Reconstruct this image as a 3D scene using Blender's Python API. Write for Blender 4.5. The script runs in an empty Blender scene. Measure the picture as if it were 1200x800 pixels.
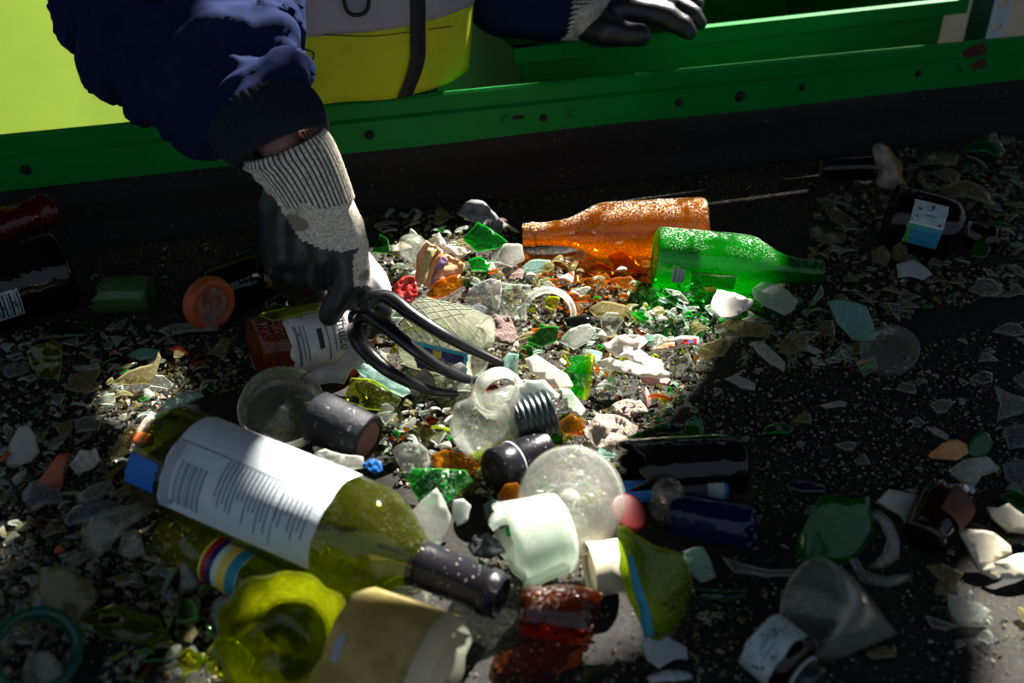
import bpy, bmesh, math, random
import numpy as np
from mathutils import Vector, Matrix, noise
from mathutils.geometry import delaunay_2d_cdt

random.seed(7)
R_ = random.Random(11)
sc = bpy.context.scene
COL = sc.collection
PI = math.pi
rad = math.radians

# ------------------------------------------------------------------ camera
H, PITCH, F = 0.53, rad(32), 1200 * 35 / 36
FW = Vector((0, math.cos(PITCH), -math.sin(PITCH)))
UP = Vector((0, math.sin(PITCH), math.cos(PITCH)))
EYE = Vector((0, 0, H))


def ray(px, py):
    return FW + Vector(((px - 600) / F, 0, 0)) - UP * ((py - 400) / F)


def Z(px, py, z=0.0):
    d = ray(px, py)
    return EYE + d * ((z - H) / d.z)


def W(px, py, y):
    d = ray(px, py)
    return EYE + d * (y / d.y)


def pix(p):
    q = Vector(p) - EYE
    t = q.dot(FW)
    return 600 + F * q.x / t, 400 - F * q.dot(UP) / t


def mpp(p):
    return (Vector(p) - EYE).dot(FW) / F


cd = bpy.data.cameras.new('camera')
cd.lens = 35
cd.sensor_width = 36
cd.clip_start = 0.02
cd.dof.use_dof = True
cd.dof.focus_distance = 0.98
cd.dof.aperture_fstop = 5.0
cam = bpy.data.objects.new('camera', cd)
cam.location = EYE
cam.rotation_euler = (PI / 2 - PITCH, 0, 0)
COL.objects.link(cam)
sc.camera = cam

# ------------------------------------------------------------------ materials
MATS = {}


def lin(c):
    return tuple(((v / 255) / 12.92 if v / 255 <= .04045 else ((v / 255 + .055) / 1.055) ** 2.4) for v in c)


class N:
    def __init__(s, name):
        s.m = bpy.data.materials.new(name)
        s.m.use_nodes = True
        s.t = s.m.node_tree
        s.t.nodes.clear()
        s.out = s.t.nodes.new('ShaderNodeOutputMaterial')

    def n(s, typ, **kw):
        nd = s.t.nodes.new('ShaderNode' + typ)
        for k, v in kw.items():
            if k in nd.inputs:
                i = nd.inputs[k]
                if hasattr(v, 'is_output') or isinstance(v, bpy.types.NodeSocket):
                    s.t.links.new(v, i)
                else:
                    i.default_value = (*v, 1) if isinstance(v, tuple) and len(v) == 3 and i.type == 'RGBA' else v
            else:
                setattr(nd, k, v)
        return nd

    def link(s, a, b):
        s.t.links.new(a, b)

    def coord(s, scale=1.0, which='Object'):
        c = s.n('TexCoord')
        mp = s.n('Mapping')
        s.link(c.outputs[which], mp.inputs['Vector'])
        sv = scale if isinstance(scale, tuple) else (scale,) * 3
        mp.inputs['Scale'].default_value = sv
        return mp.outputs[0]

    def noise(s, scale, detail=4, rough=.6, which='Object', aniso=None):
        nd = s.n('TexNoise')
        nd.inputs['Scale'].default_value = scale
        nd.inputs['Detail'].default_value = detail
        nd.inputs['Roughness'].default_value = rough
        s.link(s.coord(aniso or 1.0, which), nd.inputs['Vector'])
        return nd.outputs['Fac']

    def ramp(s, fac, stops):
        nd = s.n('ValToRGB')
        e = nd.color_ramp.elements
        while len(e) < len(stops):
            e.new(.5)
        for k, (p, c) in enumerate(stops):
            e[k].position = p
            e[k].color = (*c, 1) if isinstance(c, tuple) else (c, c, c, 1)
        s.link(fac, nd.inputs[0])
        return nd.outputs[0]

    def bump(s, h, strength=.3, dist=.001):
        nd = s.n('Bump')
        nd.inputs['Strength'].default_value = strength
        nd.inputs['Distance'].default_value = dist
        s.link(h, nd.inputs['Height'])
        return nd.outputs[0]

    def mixs(s, fac, a, b):
        nd = s.n('MixShader')
        if isinstance(fac, (int, float)):
            nd.inputs[0].default_value = fac
        else:
            s.link(fac, nd.inputs[0])
        s.link(a, nd.inputs[1])
        s.link(b, nd.inputs[2])
        return nd.outputs[0]

    def mixc(s, fac, a, b):
        nd = s.n('MixRGB')
        for k, v in zip((0, 1, 2), (fac, a, b)):
            if isinstance(v, (int, float)):
                nd.inputs[k].default_value = v
            elif isinstance(v, tuple):
                nd.inputs[k].default_value = (*v, 1)
            else:
                s.link(v, nd.inputs[k])
        return nd.outputs[0]

    def math(s, op, a, b=None):
        nd = s.n('Math', operation=op)
        for k, v in zip((0, 1), (a, b)):
            if v is None:
                continue
            if isinstance(v, (int, float)):
                nd.inputs[k].default_value = v
            else:
                s.link(v, nd.inputs[k])
        return nd.outputs[0]

    def done(s, sh):
        s.link(sh, s.out.inputs['Surface'])
        return s.m


def glass(name, tint, dust=.12, dustcol=(.8, .8, .76), rough=.04, top=0.0, topcol=(.9, .88, .82), grime=.35, bump=.25, sc_=1.0, tl_=.6):
    """thin walls of glass: clear tinted transmission, fresnel reflection, dirt that scatters light"""
    if name in MATS:
        return MATS[name]
    s = N(name)
    lw = s.n('LayerWeight')
    lw.inputs['Blend'].default_value = .35
    dark = tuple(c ** 2.6 * .75 for c in tint)
    tc = s.mixc(s.math('MULTIPLY', lw.outputs['Facing'], .9), tint, dark)
    tr = s.n('BsdfTransparent')
    s.link(tc, tr.inputs[0])
    nb = s.noise(60 * sc_, 3, .5)
    bn = s.bump(nb, bump, .004)
    gl = s.n('BsdfGlossy', Roughness=rough)
    s.link(bn, gl.inputs['Normal'])
    gb = s.n('NewGeometry')          # both faces of the wall reflect like glass in air
    fr = s.n('Fresnel')
    s.link(s.math('SUBTRACT', 1.5, s.math('MULTIPLY', gb.outputs['Backfacing'], 1.5 - 1 / 1.5)), fr.inputs['IOR'])
    s.link(bn, fr.inputs['Normal'])
    g = s.mixs(s.math('MINIMUM', s.math('MULTIPLY', fr.outputs[0], 1.1), 1.0), tr.outputs[0], gl.outputs[0])
    # dirt film
    dc = tuple(min(1, .25 * a + .75 * a * b) for a, b in zip(dustcol, tuple(t ** .6 for t in tint)))
    df = s.n('BsdfDiffuse', Color=dc)
    tl = s.n('BsdfTranslucent', Color=dc)
    film = s.mixs(tl_, df.outputs[0], tl.outputs[0])
    n1 = s.noise(22 * sc_, 6, .65)
    n2 = s.noise(260 * sc_, 3, .7)
    f1 = s.ramp(n1, [(.30, 0.0), (.80, 1.0)])
    f2 = s.ramp(n2, [(.52, 0.0), (.62, 1.0)])
    fac = s.math('ADD', dust, s.math('MULTIPLY', s.math('ADD', s.math('MULTIPLY', f1, .7), s.math('MULTIPLY', f2, .5)), grime))
    r = s.mixs(s.math('MINIMUM', fac, 1.0), g, film)
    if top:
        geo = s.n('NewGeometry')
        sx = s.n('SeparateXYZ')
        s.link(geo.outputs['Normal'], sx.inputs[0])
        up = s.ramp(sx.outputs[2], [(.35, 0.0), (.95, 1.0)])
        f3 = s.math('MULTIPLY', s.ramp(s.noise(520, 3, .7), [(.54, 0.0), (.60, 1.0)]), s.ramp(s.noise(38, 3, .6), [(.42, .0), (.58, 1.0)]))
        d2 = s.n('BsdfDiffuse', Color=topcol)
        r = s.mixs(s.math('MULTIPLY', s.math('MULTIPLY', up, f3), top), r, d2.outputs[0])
    MATS[name] = s.done(r)
    return MATS[name]


def solid(name, c1, c2=None, rough=.6, scale=40, bump=.2, bscale=None, spec=.4, metal=0.0, trans=0.0, lo=.35, hi=.65, coat=0.0, bdist=.001, speck=None):
    if name in MATS:
        return MATS[name]
    s = N(name)
    p = s.n('BsdfPrincipled', Roughness=rough, Metallic=metal)
    p.inputs['Specular IOR Level'].default_value = spec
    p.inputs['Coat Weight'].default_value = coat
    col = c1
    if c2 is not None:
        col = s.ramp(s.noise(scale, 6, .65), [(lo, c1), (hi, c2)])
    if speck:
        f = s.ramp(s.noise(speck[1], 2, .5), [(speck[2], 0.0), (speck[2] + .04, 1.0)])
        col = s.mixc(f, col, speck[0])
    if isinstance(col, tuple):
        p.inputs['Base Color'].default_value = (*col, 1)
    else:
        s.link(col, p.inputs['Base Color'])
    s.link(s.bump(s.noise(bscale or scale * 3, 5, .6), bump, bdist), p.inputs['Normal'])
    sh = p.outputs[0]
    if trans:
        t = s.n('BsdfTranslucent')
        if isinstance(col, tuple):
            t.inputs[0].default_value = (*col, 1)
        else:
            s.link(col, t.inputs[0])
        sh = s.mixs(trans, sh, t.outputs[0])
    MATS[name] = s.done(sh)
    return MATS[name]


# glass colours (per surface; a wall has two surfaces, a bottle four)
G = dict(
    clear=glass('clear_glass', (.93, .95, .92), .05, grime=.16),
    lit=glass('frosty_lit_clear_glass', (.95, .97, .95), .22, (.95, .93, .88), grime=.3),  # clear glass with a sunlit white put into its film
    haze=glass('hazy_clear_glass', (.90, .92, .86), .10, (.70, .70, .62), grime=.28),
    dirty=glass('muddy_clear_glass', (.80, .77, .56), .20, (.50, .44, .25), grime=.45),
    grey=glass('grey_glass', (.78, .79, .82), .12, (.5, .5, .54), grime=.3),
    teal=glass('pale_teal_glass', (.72, .92, .86), .2, (.6, .8, .76), grime=.4),
    aqua=glass('frosted_aqua_glass', (.6, .85, .8), .55, (.45, .68, .66), grime=.5),
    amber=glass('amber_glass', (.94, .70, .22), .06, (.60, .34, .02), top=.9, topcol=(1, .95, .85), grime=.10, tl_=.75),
    shamber=glass('amber_shard_glass', (.88, .56, .10), .08, (.62, .33, .05), grime=.22),
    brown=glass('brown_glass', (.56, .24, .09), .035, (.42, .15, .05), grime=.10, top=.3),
    dbrown=glass('dark_brown_glass', (.36, .12, .07), .03, (.3, .12, .08), grime=.1),
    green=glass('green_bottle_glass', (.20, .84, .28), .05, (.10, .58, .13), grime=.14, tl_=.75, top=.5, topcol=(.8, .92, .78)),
    shgreen=glass('green_shard_glass', (.08, .68, .14), .06, (.08, .55, .14), grime=.2),
    dgreen=glass('dark_green_glass', (.10, .38, .10), .04, (.2, .35, .15), grime=.15),
    olive=glass('olive_glass', (.66, .70, .14), .015, (.6, .64, .15), grime=.05, top=.05),
    yellow=glass('yellow_green_glow_glass', (.76, .80, .12), .05, (.58, .62, .07), grime=.20, tl_=.75),  # yellow-green also carries light sent through the wine bottle
    black=glass('black_glass', (.05, .07, .05), .02, (.3, .32, .3), grime=.08),
    blue=glass('violet_blue_glass', (.10, .09, .42), .1, (.12, .12, .6), grime=.2),
    red=glass('red_glass', (.5, .03, .03), .12, (.6, .08, .05), grime=.3),
)
EDGE = dict(  # edge colours lightened to stand for light refracted at the break
    clear=glass('clear_edge', (.8, .9, .85), .35, (.8, .88, .8), rough=.12, grime=.2),
    dirty=glass('muddy_edge', (.7, .72, .55), .45, (.62, .6, .42), rough=.15, grime=.2),
    green=glass('green_edge', (.12, .7, .2), .35, (.3, .9, .35), rough=.12, grime=.2),
    amber=glass('amber_edge', (.6, .22, .04), .35, (.8, .35, .08), rough=.12, grime=.2),
    olive=glass('olive_edge', (.65, .75, .12), .4, (.75, .85, .2), rough=.12, grime=.2),
)
ED = dict(clear='clear', lit='clear', haze='clear', dirty='dirty', grey='clear', teal='clear', aqua='clear', amber='amber', shamber='amber',
          brown='amber', dbrown='amber', green='green', shgreen='green', dgreen='green', olive='olive', yellow='olive', black='dirty', blue='clear', red='amber')
M = dict(
    paint=solid('green_paint', (.0, .205, .026), (.0, .165, .018), .45, 9, .12, 160, .16),
    belt=solid('belt_rubber', (.012, .012, .014), (.026, .023, .018), .55, 14, .5, 320, .4, speck=((.16, .14, .09), 420, .66)),
    dustbelt=None,
    skirt=solid('rubber_skirt', (.004, .004, .004), (.010, .008, .006), .7, 30, .6, 120, .3, speck=((.2, .18, .12), 300, .70)),
    steel=solid('galvanised_steel', (.25, .3, .34), (.16, .22, .27), .4, 14, .1, 100, .5, .7),
    rust=solid('rust', (.09, .022, .01), (.05, .01, .006), .85, 60, .5),
    concrete=solid('pale_wall', (.62, .55, .38), (.5, .44, .32), .9, 3, .2),
    sheet=solid('yellow_green_sheet', (.50, .60, .20), (.46, .56, .20), .7, 3, .05, 30, .2, trans=.5),
    dark=solid('near_black', (.006, .006, .006), (.012, .011, .01), .8, 20),  # near-black for the round bolts and the slot
    navy=solid('navy_fabric', (.011, .019, .066), (.008, .012, .042), .9, 60, .5, 900, .06, bdist=.0008),
    navyrib=solid('navy_rib_cuff', (.02, .024, .038), (.012, .014, .024), .95, 200, .9, 600, .2, bdist=.0015),
    hivis=solid('hi_vis_fabric', (.56, .61, .012), (.40, .44, .012), .75, 9, .35, 420, .3, lo=.3, hi=.8),
    reflect=solid('grey_reflective_fabric', (.33, .31, .37), (.26, .245, .29), .6, 12, .15, 500, .3),
    zipm=solid('zip_tape', (.004, .005, .009), (.008, .009, .013), .7, 80),
    knit=solid('cream_knit', (.70, .65, .55), (.34, .31, .26), .95, 420, .7, 900, .1, lo=.40, hi=.62, bdist=.001, speck=((.22, .18, .13), 26, .60)),
    knitd=solid('black_knit', (.02, .02, .022), None, .95, 260, .6, 700, .1),
    nitrile=solid('black_nitrile', (.006, .008, .011), (.012, .016, .021), .38, 60, .4, 400, .5),
    skin=solid('skin', (.56, .27, .19), (.48, .20, .15), .5, 60, .15, 400, .4),
    trousers=solid('trousers', (.012, .014, .03), None, .9, 60),
    hair=solid('hair', (.03, .02, .012), None, .7, 90, .8),
    plastic=solid('black_plastic', (.006, .0065, .008), None, .28, 60, .1, 300, .5, speck=((.25, .25, .25), 500, .72)),
    white=solid('white_plastic', (.72, .72, .78), (.62, .62, .68), .4, 30),
    paper=solid('white_label_paper', (.62, .68, .72), (.50, .56, .60), .75, 60, .15, 400, .3, lo=.3, hi=.75),
    wpaper=solid('wet_label_paper', (.72, .68, .68), (.48, .45, .44), .7, 40, .3, 200, .3, speck=((.2, .17, .14), 150, .68)),
    gpaper=solid('grey_label_paper', (.40, .43, .46), (.30, .32, .35), .75, 60),
    spaper=solid('stained_label_paper', (.48, .56, .58), (.25, .3, .32), .75, 90, .2, speck=((.05, .05, .06), 160, .62)),
    ink=solid('black_ink', (.02, .025, .035), None, .6),
    gink=solid('grey_ink', (.13, .17, .2), None, .6),
    bluep=solid('blue_print', (.01, .14, .50), None, .5),
    navyp=solid('navy_print', (.006, .02, .13), None, .4),
    tealp=solid('teal_print', (.03, .25, .34), None, .5),
    cyanp=solid('cyan_print', (.05, .42, .62), None, .4),
    redp=solid('red_print', (.5, .02, .015), (.3, .01, .01), .4),
    yelp=solid('yellow_print', (.75, .5, .05), (.8, .6, .1), .5),
    grnp=solid('green_print', (.04, .33, .04), None, .5),
    palep=solid('pale_print', (.6, .72, .55), None, .5),
    foil=solid('black_capsule', (.006, .005, .008), (.010, .010, .013), .28, 40, .35, 240, .25, speck=((.4, .38, .36), 360, .69)),
    cap=solid('dark_screw_cap', (.008, .018, .020), (.014, .03, .03), .35, 60, .2, 200, .5, speck=((.3, .3, .28), 300, .70)),
    capbl=solid('navy_capsule', (.005, .006, .012), (.012, .012, .018), .6, 50, .9, 160, .4, speck=((.16, .16, .18), 200, .66)),  # darkened to carry the rake's shadow on the capsule
    cork=solid('stained_cork', (.35, .14, .11), (.18, .09, .07), .85, 150, .5),
    orange=solid('orange_clay', (.42, .085, .02), (.30, .06, .02), .5, 40, .3),
    pinkb=solid('dusty_pink_film', (.33, .18, .14), (.12, .05, .04), .7, 120, .5),
    china=solid('white_china', (.72, .68, .62), (.60, .56, .50), .25, 30, .1, 200, .5, coat=.3),
    cream=solid('cream_ceramic', (.60, .55, .42), (.46, .40, .30), .4, 30, .2),
    frost=solid('frosted_white_glass', (.70, .74, .70), (.58, .62, .58), .22, 20, .15, 90, .5, trans=.45),
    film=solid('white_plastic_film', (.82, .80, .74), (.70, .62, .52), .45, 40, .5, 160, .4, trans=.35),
    pink=solid('pink_film', (.62, .30, .26), (.55, .42, .38), .5, 60, .4, trans=.25),
    fluff=solid('pale_pulp', (.60, .50, .42), (.38, .30, .24), .95, 110, 1.0, 260, trans=.2, bdist=.004),
    mauve=solid('mauve_pulp', (.24, .16, .14), (.13, .09, .08), .9, 110, 1.0, 260, bdist=.004),
    tan=solid('tan_soaked_label', (.72, .55, .26), (.36, .29, .09), .8, 34, .3, 200, .25, lo=.3, hi=.62, trans=.5),
    creamp=solid('cream_label_flap', (.80, .70, .50), (.70, .58, .38), .7, 20, .2, trans=.4),
    lump=solid('plaster_lump', (.5, .44, .36), (.16, .11, .08), .9, 60, 1.0, 160, bdist=.004),
    ochre=solid('ochre_crust', (.34, .17, .04), (.16, .08, .02), .8, 60, .8),
    purple=solid('violet_print', (.16, .09, .2), (.26, .16, .28), .5, 90),
    oprint=solid('orange_print', (.62, .22, .06), (.75, .45, .25), .5, 60),
    olprint=solid('olive_print', (.33, .28, .08), (.45, .38, .16), .5, 120),
    grit=solid('grit', (.16, .14, .09), (.07, .06, .04), .9, 200),
    lgrit=solid('pale_grit', (.34, .31, .24), (.2, .18, .14), .7, 200),
    sun_mask=solid('sun_mask_sheet', (.05, .05, .055), (.04, .04, .04), .8, 5),  # for the added roof that masks the sun
    floor=solid('concrete_floor', (.14, .13, .12), (.08, .08, .075), .9, 4),
)

# belt: black rubber, caked towards its far edge with fine glass dust
def belt_material():
    s = N('conveyor_belt')
    p = s.n('BsdfPrincipled', Roughness=.75)
    p.inputs['Specular IOR Level'].default_value = .12
    base = s.ramp(s.noise(9, 5, .6), [(.35, (.010, .0105, .013)), (.7, (.021, .019, .016))])
    fine = s.ramp(s.noise(330, 3, .7), [(.50, 0.0), (.62, 1.0)])
    patch = s.ramp(s.noise(5, 4, .6), [(.35, .3), (.7, .9)])
    geo = s.n('NewGeometry')
    sx = s.n('SeparateXYZ')
    s.link(geo.outputs['Position'], sx.inputs[0])
    far = s.math('SUBTRACT', sx.outputs[1], s.math('MULTIPLY', sx.outputs[0], .315))
    mr = s.n('MapRange')
    s.link(far, mr.inputs[0])
    mr.inputs[1].default_value = .72
    mr.inputs[2].default_value = 1.16
    mr.inputs[3].default_value = .15
    mr.inputs[4].default_value = 1.0
    fac = s.math('MULTIPLY', s.math('MULTIPLY', fine, patch), mr.outputs[0])
    dustc = s.ramp(s.noise(60, 3, .5), [(.35, (.17, .12, .055)), (.65, (.26, .23, .14))])
    col = s.mixc(fac, base, dustc)
    s.link(col, p.inputs['Base Color'])
    s.link(s.bump(s.noise(260, 4, .7), .6, .0015), p.inputs['Normal'])
    return s.done(p.outputs[0])


M['belt'] = belt_material()

# ------------------------------------------------------------------ object helpers
def mat_of(m):
    return m if not isinstance(m, str) else (M.get(m) or G.get(m))


def meshdata(name, v, f, mats, mi=None, smooth=True):
    me = bpy.data.meshes.new(name)
    me.from_pydata([tuple(p) for p in v], [], [tuple(q) for q in f])
    for m in mats:
        me.materials.append(mat_of(m))
    if mi is not None:
        me.polygons.foreach_set('material_index', list(mi))
    if smooth is True:
        me.polygons.foreach_set('use_smooth', [True] * len(me.polygons))
    elif smooth:
        me.polygons.foreach_set('use_smooth', list(smooth))
    me.update()
    return me


def mk(name, v, f, mats, parent=None, mi=None, smooth=True, loc=None):
    """one mesh object; v in world coordinates"""
    if not isinstance(mats, (list, tuple)):
        mats = [mats]
    if parent is not None:
        o0 = parent['_w'] if '_w' in parent.keys() else parent.location
        o0 = Vector(o0)
        wl = o0
    else:
        if loc is None:
            a = np.array([tuple(p) for p in v])
            loc = (a[:, 0].mean(), a[:, 1].mean(), a[:, 2].min())
        wl = Vector(loc)
    me = meshdata(name, [Vector(p) - wl for p in v], f, mats, mi, smooth)
    o = bpy.data.objects.new(name, me)
    if parent is not None:
        o.parent = parent
    else:
        o.location = wl
    COL.objects.link(o)
    o['_w'] = tuple(wl)
    return o


def tag(o, label=None, cat=None, group=None, kind=None):
    for k, x in (('label', label), ('category', cat), ('group', group), ('kind', kind)):
        if x:
            o[k] = x
    return o


def thing(name, label, cat, loc, group=None):
    o = bpy.data.objects.new(name, None)
    o.empty_display_size = .02
    o.location = Vector(loc)
    COL.objects.link(o)
    o['_w'] = tuple(loc)
    return tag(o, label, cat, group)


def join(*ms):
    """(v, f, mi) bundles to one"""
    V, Fc, MI = [], [], []
    for v, f, mi in ms:
        b = len(V)
        V += list(v)
        Fc += [tuple(b + i for i in q) for q in f]
        MI += [mi] * len(f) if isinstance(mi, int) else list(mi)
    return V, Fc, MI


def box(c, s, rot=None):
    c = Vector(c)
    v = []
    for x in (-1, 1):
        for y in (-1, 1):
            for z in (-1, 1):
                p = Vector((x * s[0] / 2, y * s[1] / 2, z * s[2] / 2))
                v.append(c + (rot @ p if rot else p))
    return v, [(0, 1, 3, 2), (4, 6, 7, 5), (0, 4, 5, 1), (2, 3, 7, 6), (0, 2, 6, 4), (1, 5, 7, 3)], 0


class Fr:
    """a lathe frame: x axis runs from a to b"""
    def __init__(s, a, b, hint=Vector((0, 0, 1))):
        s.a, s.b = Vector(a), Vector(b)
        s.X = (s.b - s.a).normalized()
        s.L = (s.b - s.a).length
        if abs(s.X.dot(hint)) > .95:
            hint = Vector((0, 1, 0))
        s.Y = hint.cross(s.X).normalized()
        s.Zv = s.X.cross(s.Y)

    def __call__(s, x, r, th):
        return s.a + s.X * x + (s.Y * math.cos(th) + s.Zv * math.sin(th)) * r


def lathe(fr, prof, seg=40, th0=0, th1=2 * PI, jag=None, jag_n=0, disp=None):
    full = abs(th1 - th0 - 2 * PI) < 1e-6
    n = seg if full else seg + 1
    v, f = [], []
    k = len(prof)
    for i, (x, r) in enumerate(prof):
        for j in range(n):
            th = th0 + (th1 - th0) * j / seg
            xx = x
            if jag and jag_n and i >= k - jag_n:
                xx = x + jag(th)
            rr = r
            if disp:
                rr += disp(x, th)
            v.append(fr(xx, max(rr, 1e-5), th))
    for i in range(k - 1):
        for j in range(seg):
            a, b = i * n + j, i * n + (j + 1) % n
            f.append((a, b, b + n, a + n))
    return v, f, 0


def smooth_prof(p, it=2):
    for _ in range(it):
        q = [p[0]]
        for a, b in zip(p, p[1:]):
            q += [(a[0] * .75 + b[0] * .25, a[1] * .75 + b[1] * .25), (a[0] * .25 + b[0] * .75, a[1] * .25 + b[1] * .75)]
        q.append(p[-1])
        p = q
    return p


def jagf(seed, amp, lean=0):
    rr = random.Random(seed)
    ph = [rr.uniform(0, 6.28) for _ in range(4)]
    return lambda th: amp * (.55 * math.sin(th + ph[0]) + .35 * math.sin(2 * th + ph[1]) + .35 * abs(math.sin(3.5 * th + ph[2])) + .18 * math.sin(9 * th + ph[3])) + lean * math.cos(th)


PROF = dict(
    beer=[(.0, 0), (.015, .80), (0, .86), (.012, .97), (.04, 1), (.50, 1), (.58, .97), (.66, .74), (.74, .50), (.85, .41), (.93, .385), (.935, .43), (.955, .43), (.96, .40), (.99, .41), (1, .38)],
    wine=[(.02, 0), (.05, .3), (.005, .80), (0, .88), (.012, .97), (.03, 1), (.60, 1), (.66, .97), (.71, .80), (.76, .50), (.80, .37), (.96, .34), (.965, .38), (.985, .38), (1, .34)],
    stubby=[(.0, 0), (.012, .8), (0, .88), (.02, .98), (.05, 1), (.66, 1), (.74, .97), (.80, .82), (.84, .55), (.88, .42), (.90, .42), (.905, .47), (.93, .47), (.94, .43), (1, .42)],
    jar=[(.0, 0), (.0, .85), (.03, .97), (.07, 1), (.75, 1), (.84, .95), (.89, .85), (.92, .85), (1, .85)],
)
KEEP = []  # footprints of the big things: (point, radius)


def keep(p, r):
    KEEP.append((Vector((p[0], p[1])), r))


def walls(fr, prof, R, wall, seg=44, jag=None, jag_n=0, arc=(0, 2 * PI), sm=1, disp=None):
    outer = [(x * fr.L, r * R) for x, r in prof]
    if sm:
        outer = smooth_prof(outer, sm)
    inner = [(min(max(x, wall), fr.L), max(r - wall, 0)) for x, r in reversed(outer)]
    nj = 0
    pr = outer + inner
    if jag:
        k = len(outer)
        xb = fr.L
        # taper of the jagged displacement
        def jg(x, th):
            w = max(0.0, min(1.0, (x / xb - jag_n) / (1 - jag_n)))
            return jag(th) * w
        n = seg
        v, f = [], []
        for x, r in pr:
            for j in range(n):
                th = 2 * PI * j / n
                v.append(fr(x + jg(x, th), max(r, 1e-5), th))
        for i in range(len(pr) - 1):
            for j in range(n):
                a, b = i * n + j, i * n + (j + 1) % n
                f.append((a, b, b + n, a + n))
        return v, f, 0
    return lathe(fr, pr, seg, *arc, disp=disp)


def bottle(name, label, cat, pa, za, pb, zb, R, prof, mat, part='body', wall=.0022, jag=None, jag_n=.6, group=None, sm=1, seg=44):
    fr = Fr(Z(*pa, za), Z(*pb, zb))
    root = thing(name, label, cat, (fr.a.x, fr.a.y, max(0, fr.a.z - R)), group)
    v, f, mi = walls(fr, prof if not isinstance(prof, str) else PROF[prof], R, wall, seg, jag, jag_n, sm=sm)
    mk(part, v, f, [mat], root)
    n = max(2, int(fr.L / .02))
    for i in range(n + 1):
        keep(fr.a.lerp(fr.b, i / n), R * .8)
    return root, fr


def patch(fr, r, x0, x1, t0, t1, nu=14, nv=14, jit=0, seed=1, rfun=None):
    rr = random.Random(seed)
    ju = [rr.uniform(-jit, jit) for _ in range(nv + 1)]
    jw = [rr.uniform(-jit, jit) for _ in range(nv + 1)]
    v, f = [], []
    for i in range(nu + 1):
        for j in range(nv + 1):
            u = i / nu
            x = x0 + (x1 - x0) * u + ju[j] * (1 - u) + jw[j] * u
            th = t0 + (t1 - t0) * j / nv
            v.append(fr(x, rfun(x) if rfun else r, th))
    for i in range(nu):
        for j in range(nv):
            a = i * (nv + 1) + j
            f.append((a, a + 1, a + nv + 2, a + nv + 1))
    return v, f


_txt = {}


def text_mesh(body, size):
    c = bpy.data.curves.new('t', 'FONT')
    c.body = body
    c.size = size
    c.align_x = 'CENTER'
    c.align_y = 'CENTER'
    c.resolution_u = 2
    o = bpy.data.objects.new('t', c)
    COL.objects.link(o)
    dg = bpy.context.evaluated_depsgraph_get()
    me = o.evaluated_get(dg).to_mesh()
    v = [tuple(p.co) for p in me.vertices]
    f = [tuple(p.vertices) for p in me.polygons]
    o.evaluated_get(dg).to_mesh_clear()
    bpy.data.objects.remove(o)
    bpy.data.curves.remove(c)
    return v, f


def add_label(root, fr, r, x0, x1, t0, t1, mat='paper', prints=(), texts=(), jit=0, seed=1, name='label', sub=None, lab=None):
    """a paper label wrapped round a bottle, its printing in the same mesh"""
    parts = [(*patch(fr, r + .0005, x0, x1, t0, t1, jit=jit, seed=seed), 0)]
    mats = [mat]

    def mid(m):
        if m not in mats:
            mats.append(m)
        return mats.index(m)
    for (u0, u1, v0, v1, m) in prints:
        v, f = patch(fr, r + .0009, x0 + (x1 - x0) * u0, x0 + (x1 - x0) * u1, t0 + (t1 - t0) * v0, t0 + (t1 - t0) * v1, 4, 8)
        parts.append((v, f, mid(m)))
    for (body, size, u, w, rot, m) in texts:
        tv, tf = text_mesh(body, size)
        if not tv:
            continue
        s0, q0 = x0 + (x1 - x0) * u, (t0 + (t1 - t0) * w) * r
        ca, sa = math.cos(rad(rot)), math.sin(rad(rot))
        vv = []
        for tx, ty, _ in tv:
            s = s0 + tx * ca - ty * sa
            q = q0 - (tx * sa + ty * ca)
            vv.append(fr(s, r + .0012, q / r))
        parts.append((vv, tf, mid(m)))
    V, Fc, MI = join(*parts)
    o = mk(name, V, Fc, mats, root if sub is None else sub, MI)
    if lab:
        o['label'] = lab
    return o


# ---- shards
def outline(poly, rr, step, amp):
    out = []
    n = len(poly)
    for i in range(n):
        a, b = poly[i], poly[(i + 1) % n]
        d = (b - a).length
        k = max(1, int(d / step))
        nn = Vector((-(b - a).y, (b - a).x)).normalized() if d > 1e-9 else Vector((0, 0))
        for j in range(k):
            p = a.lerp(b, j / k)
            if j:
                p = p + nn * rr.uniform(-amp, amp)
            out.append(p)
    return out


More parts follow.
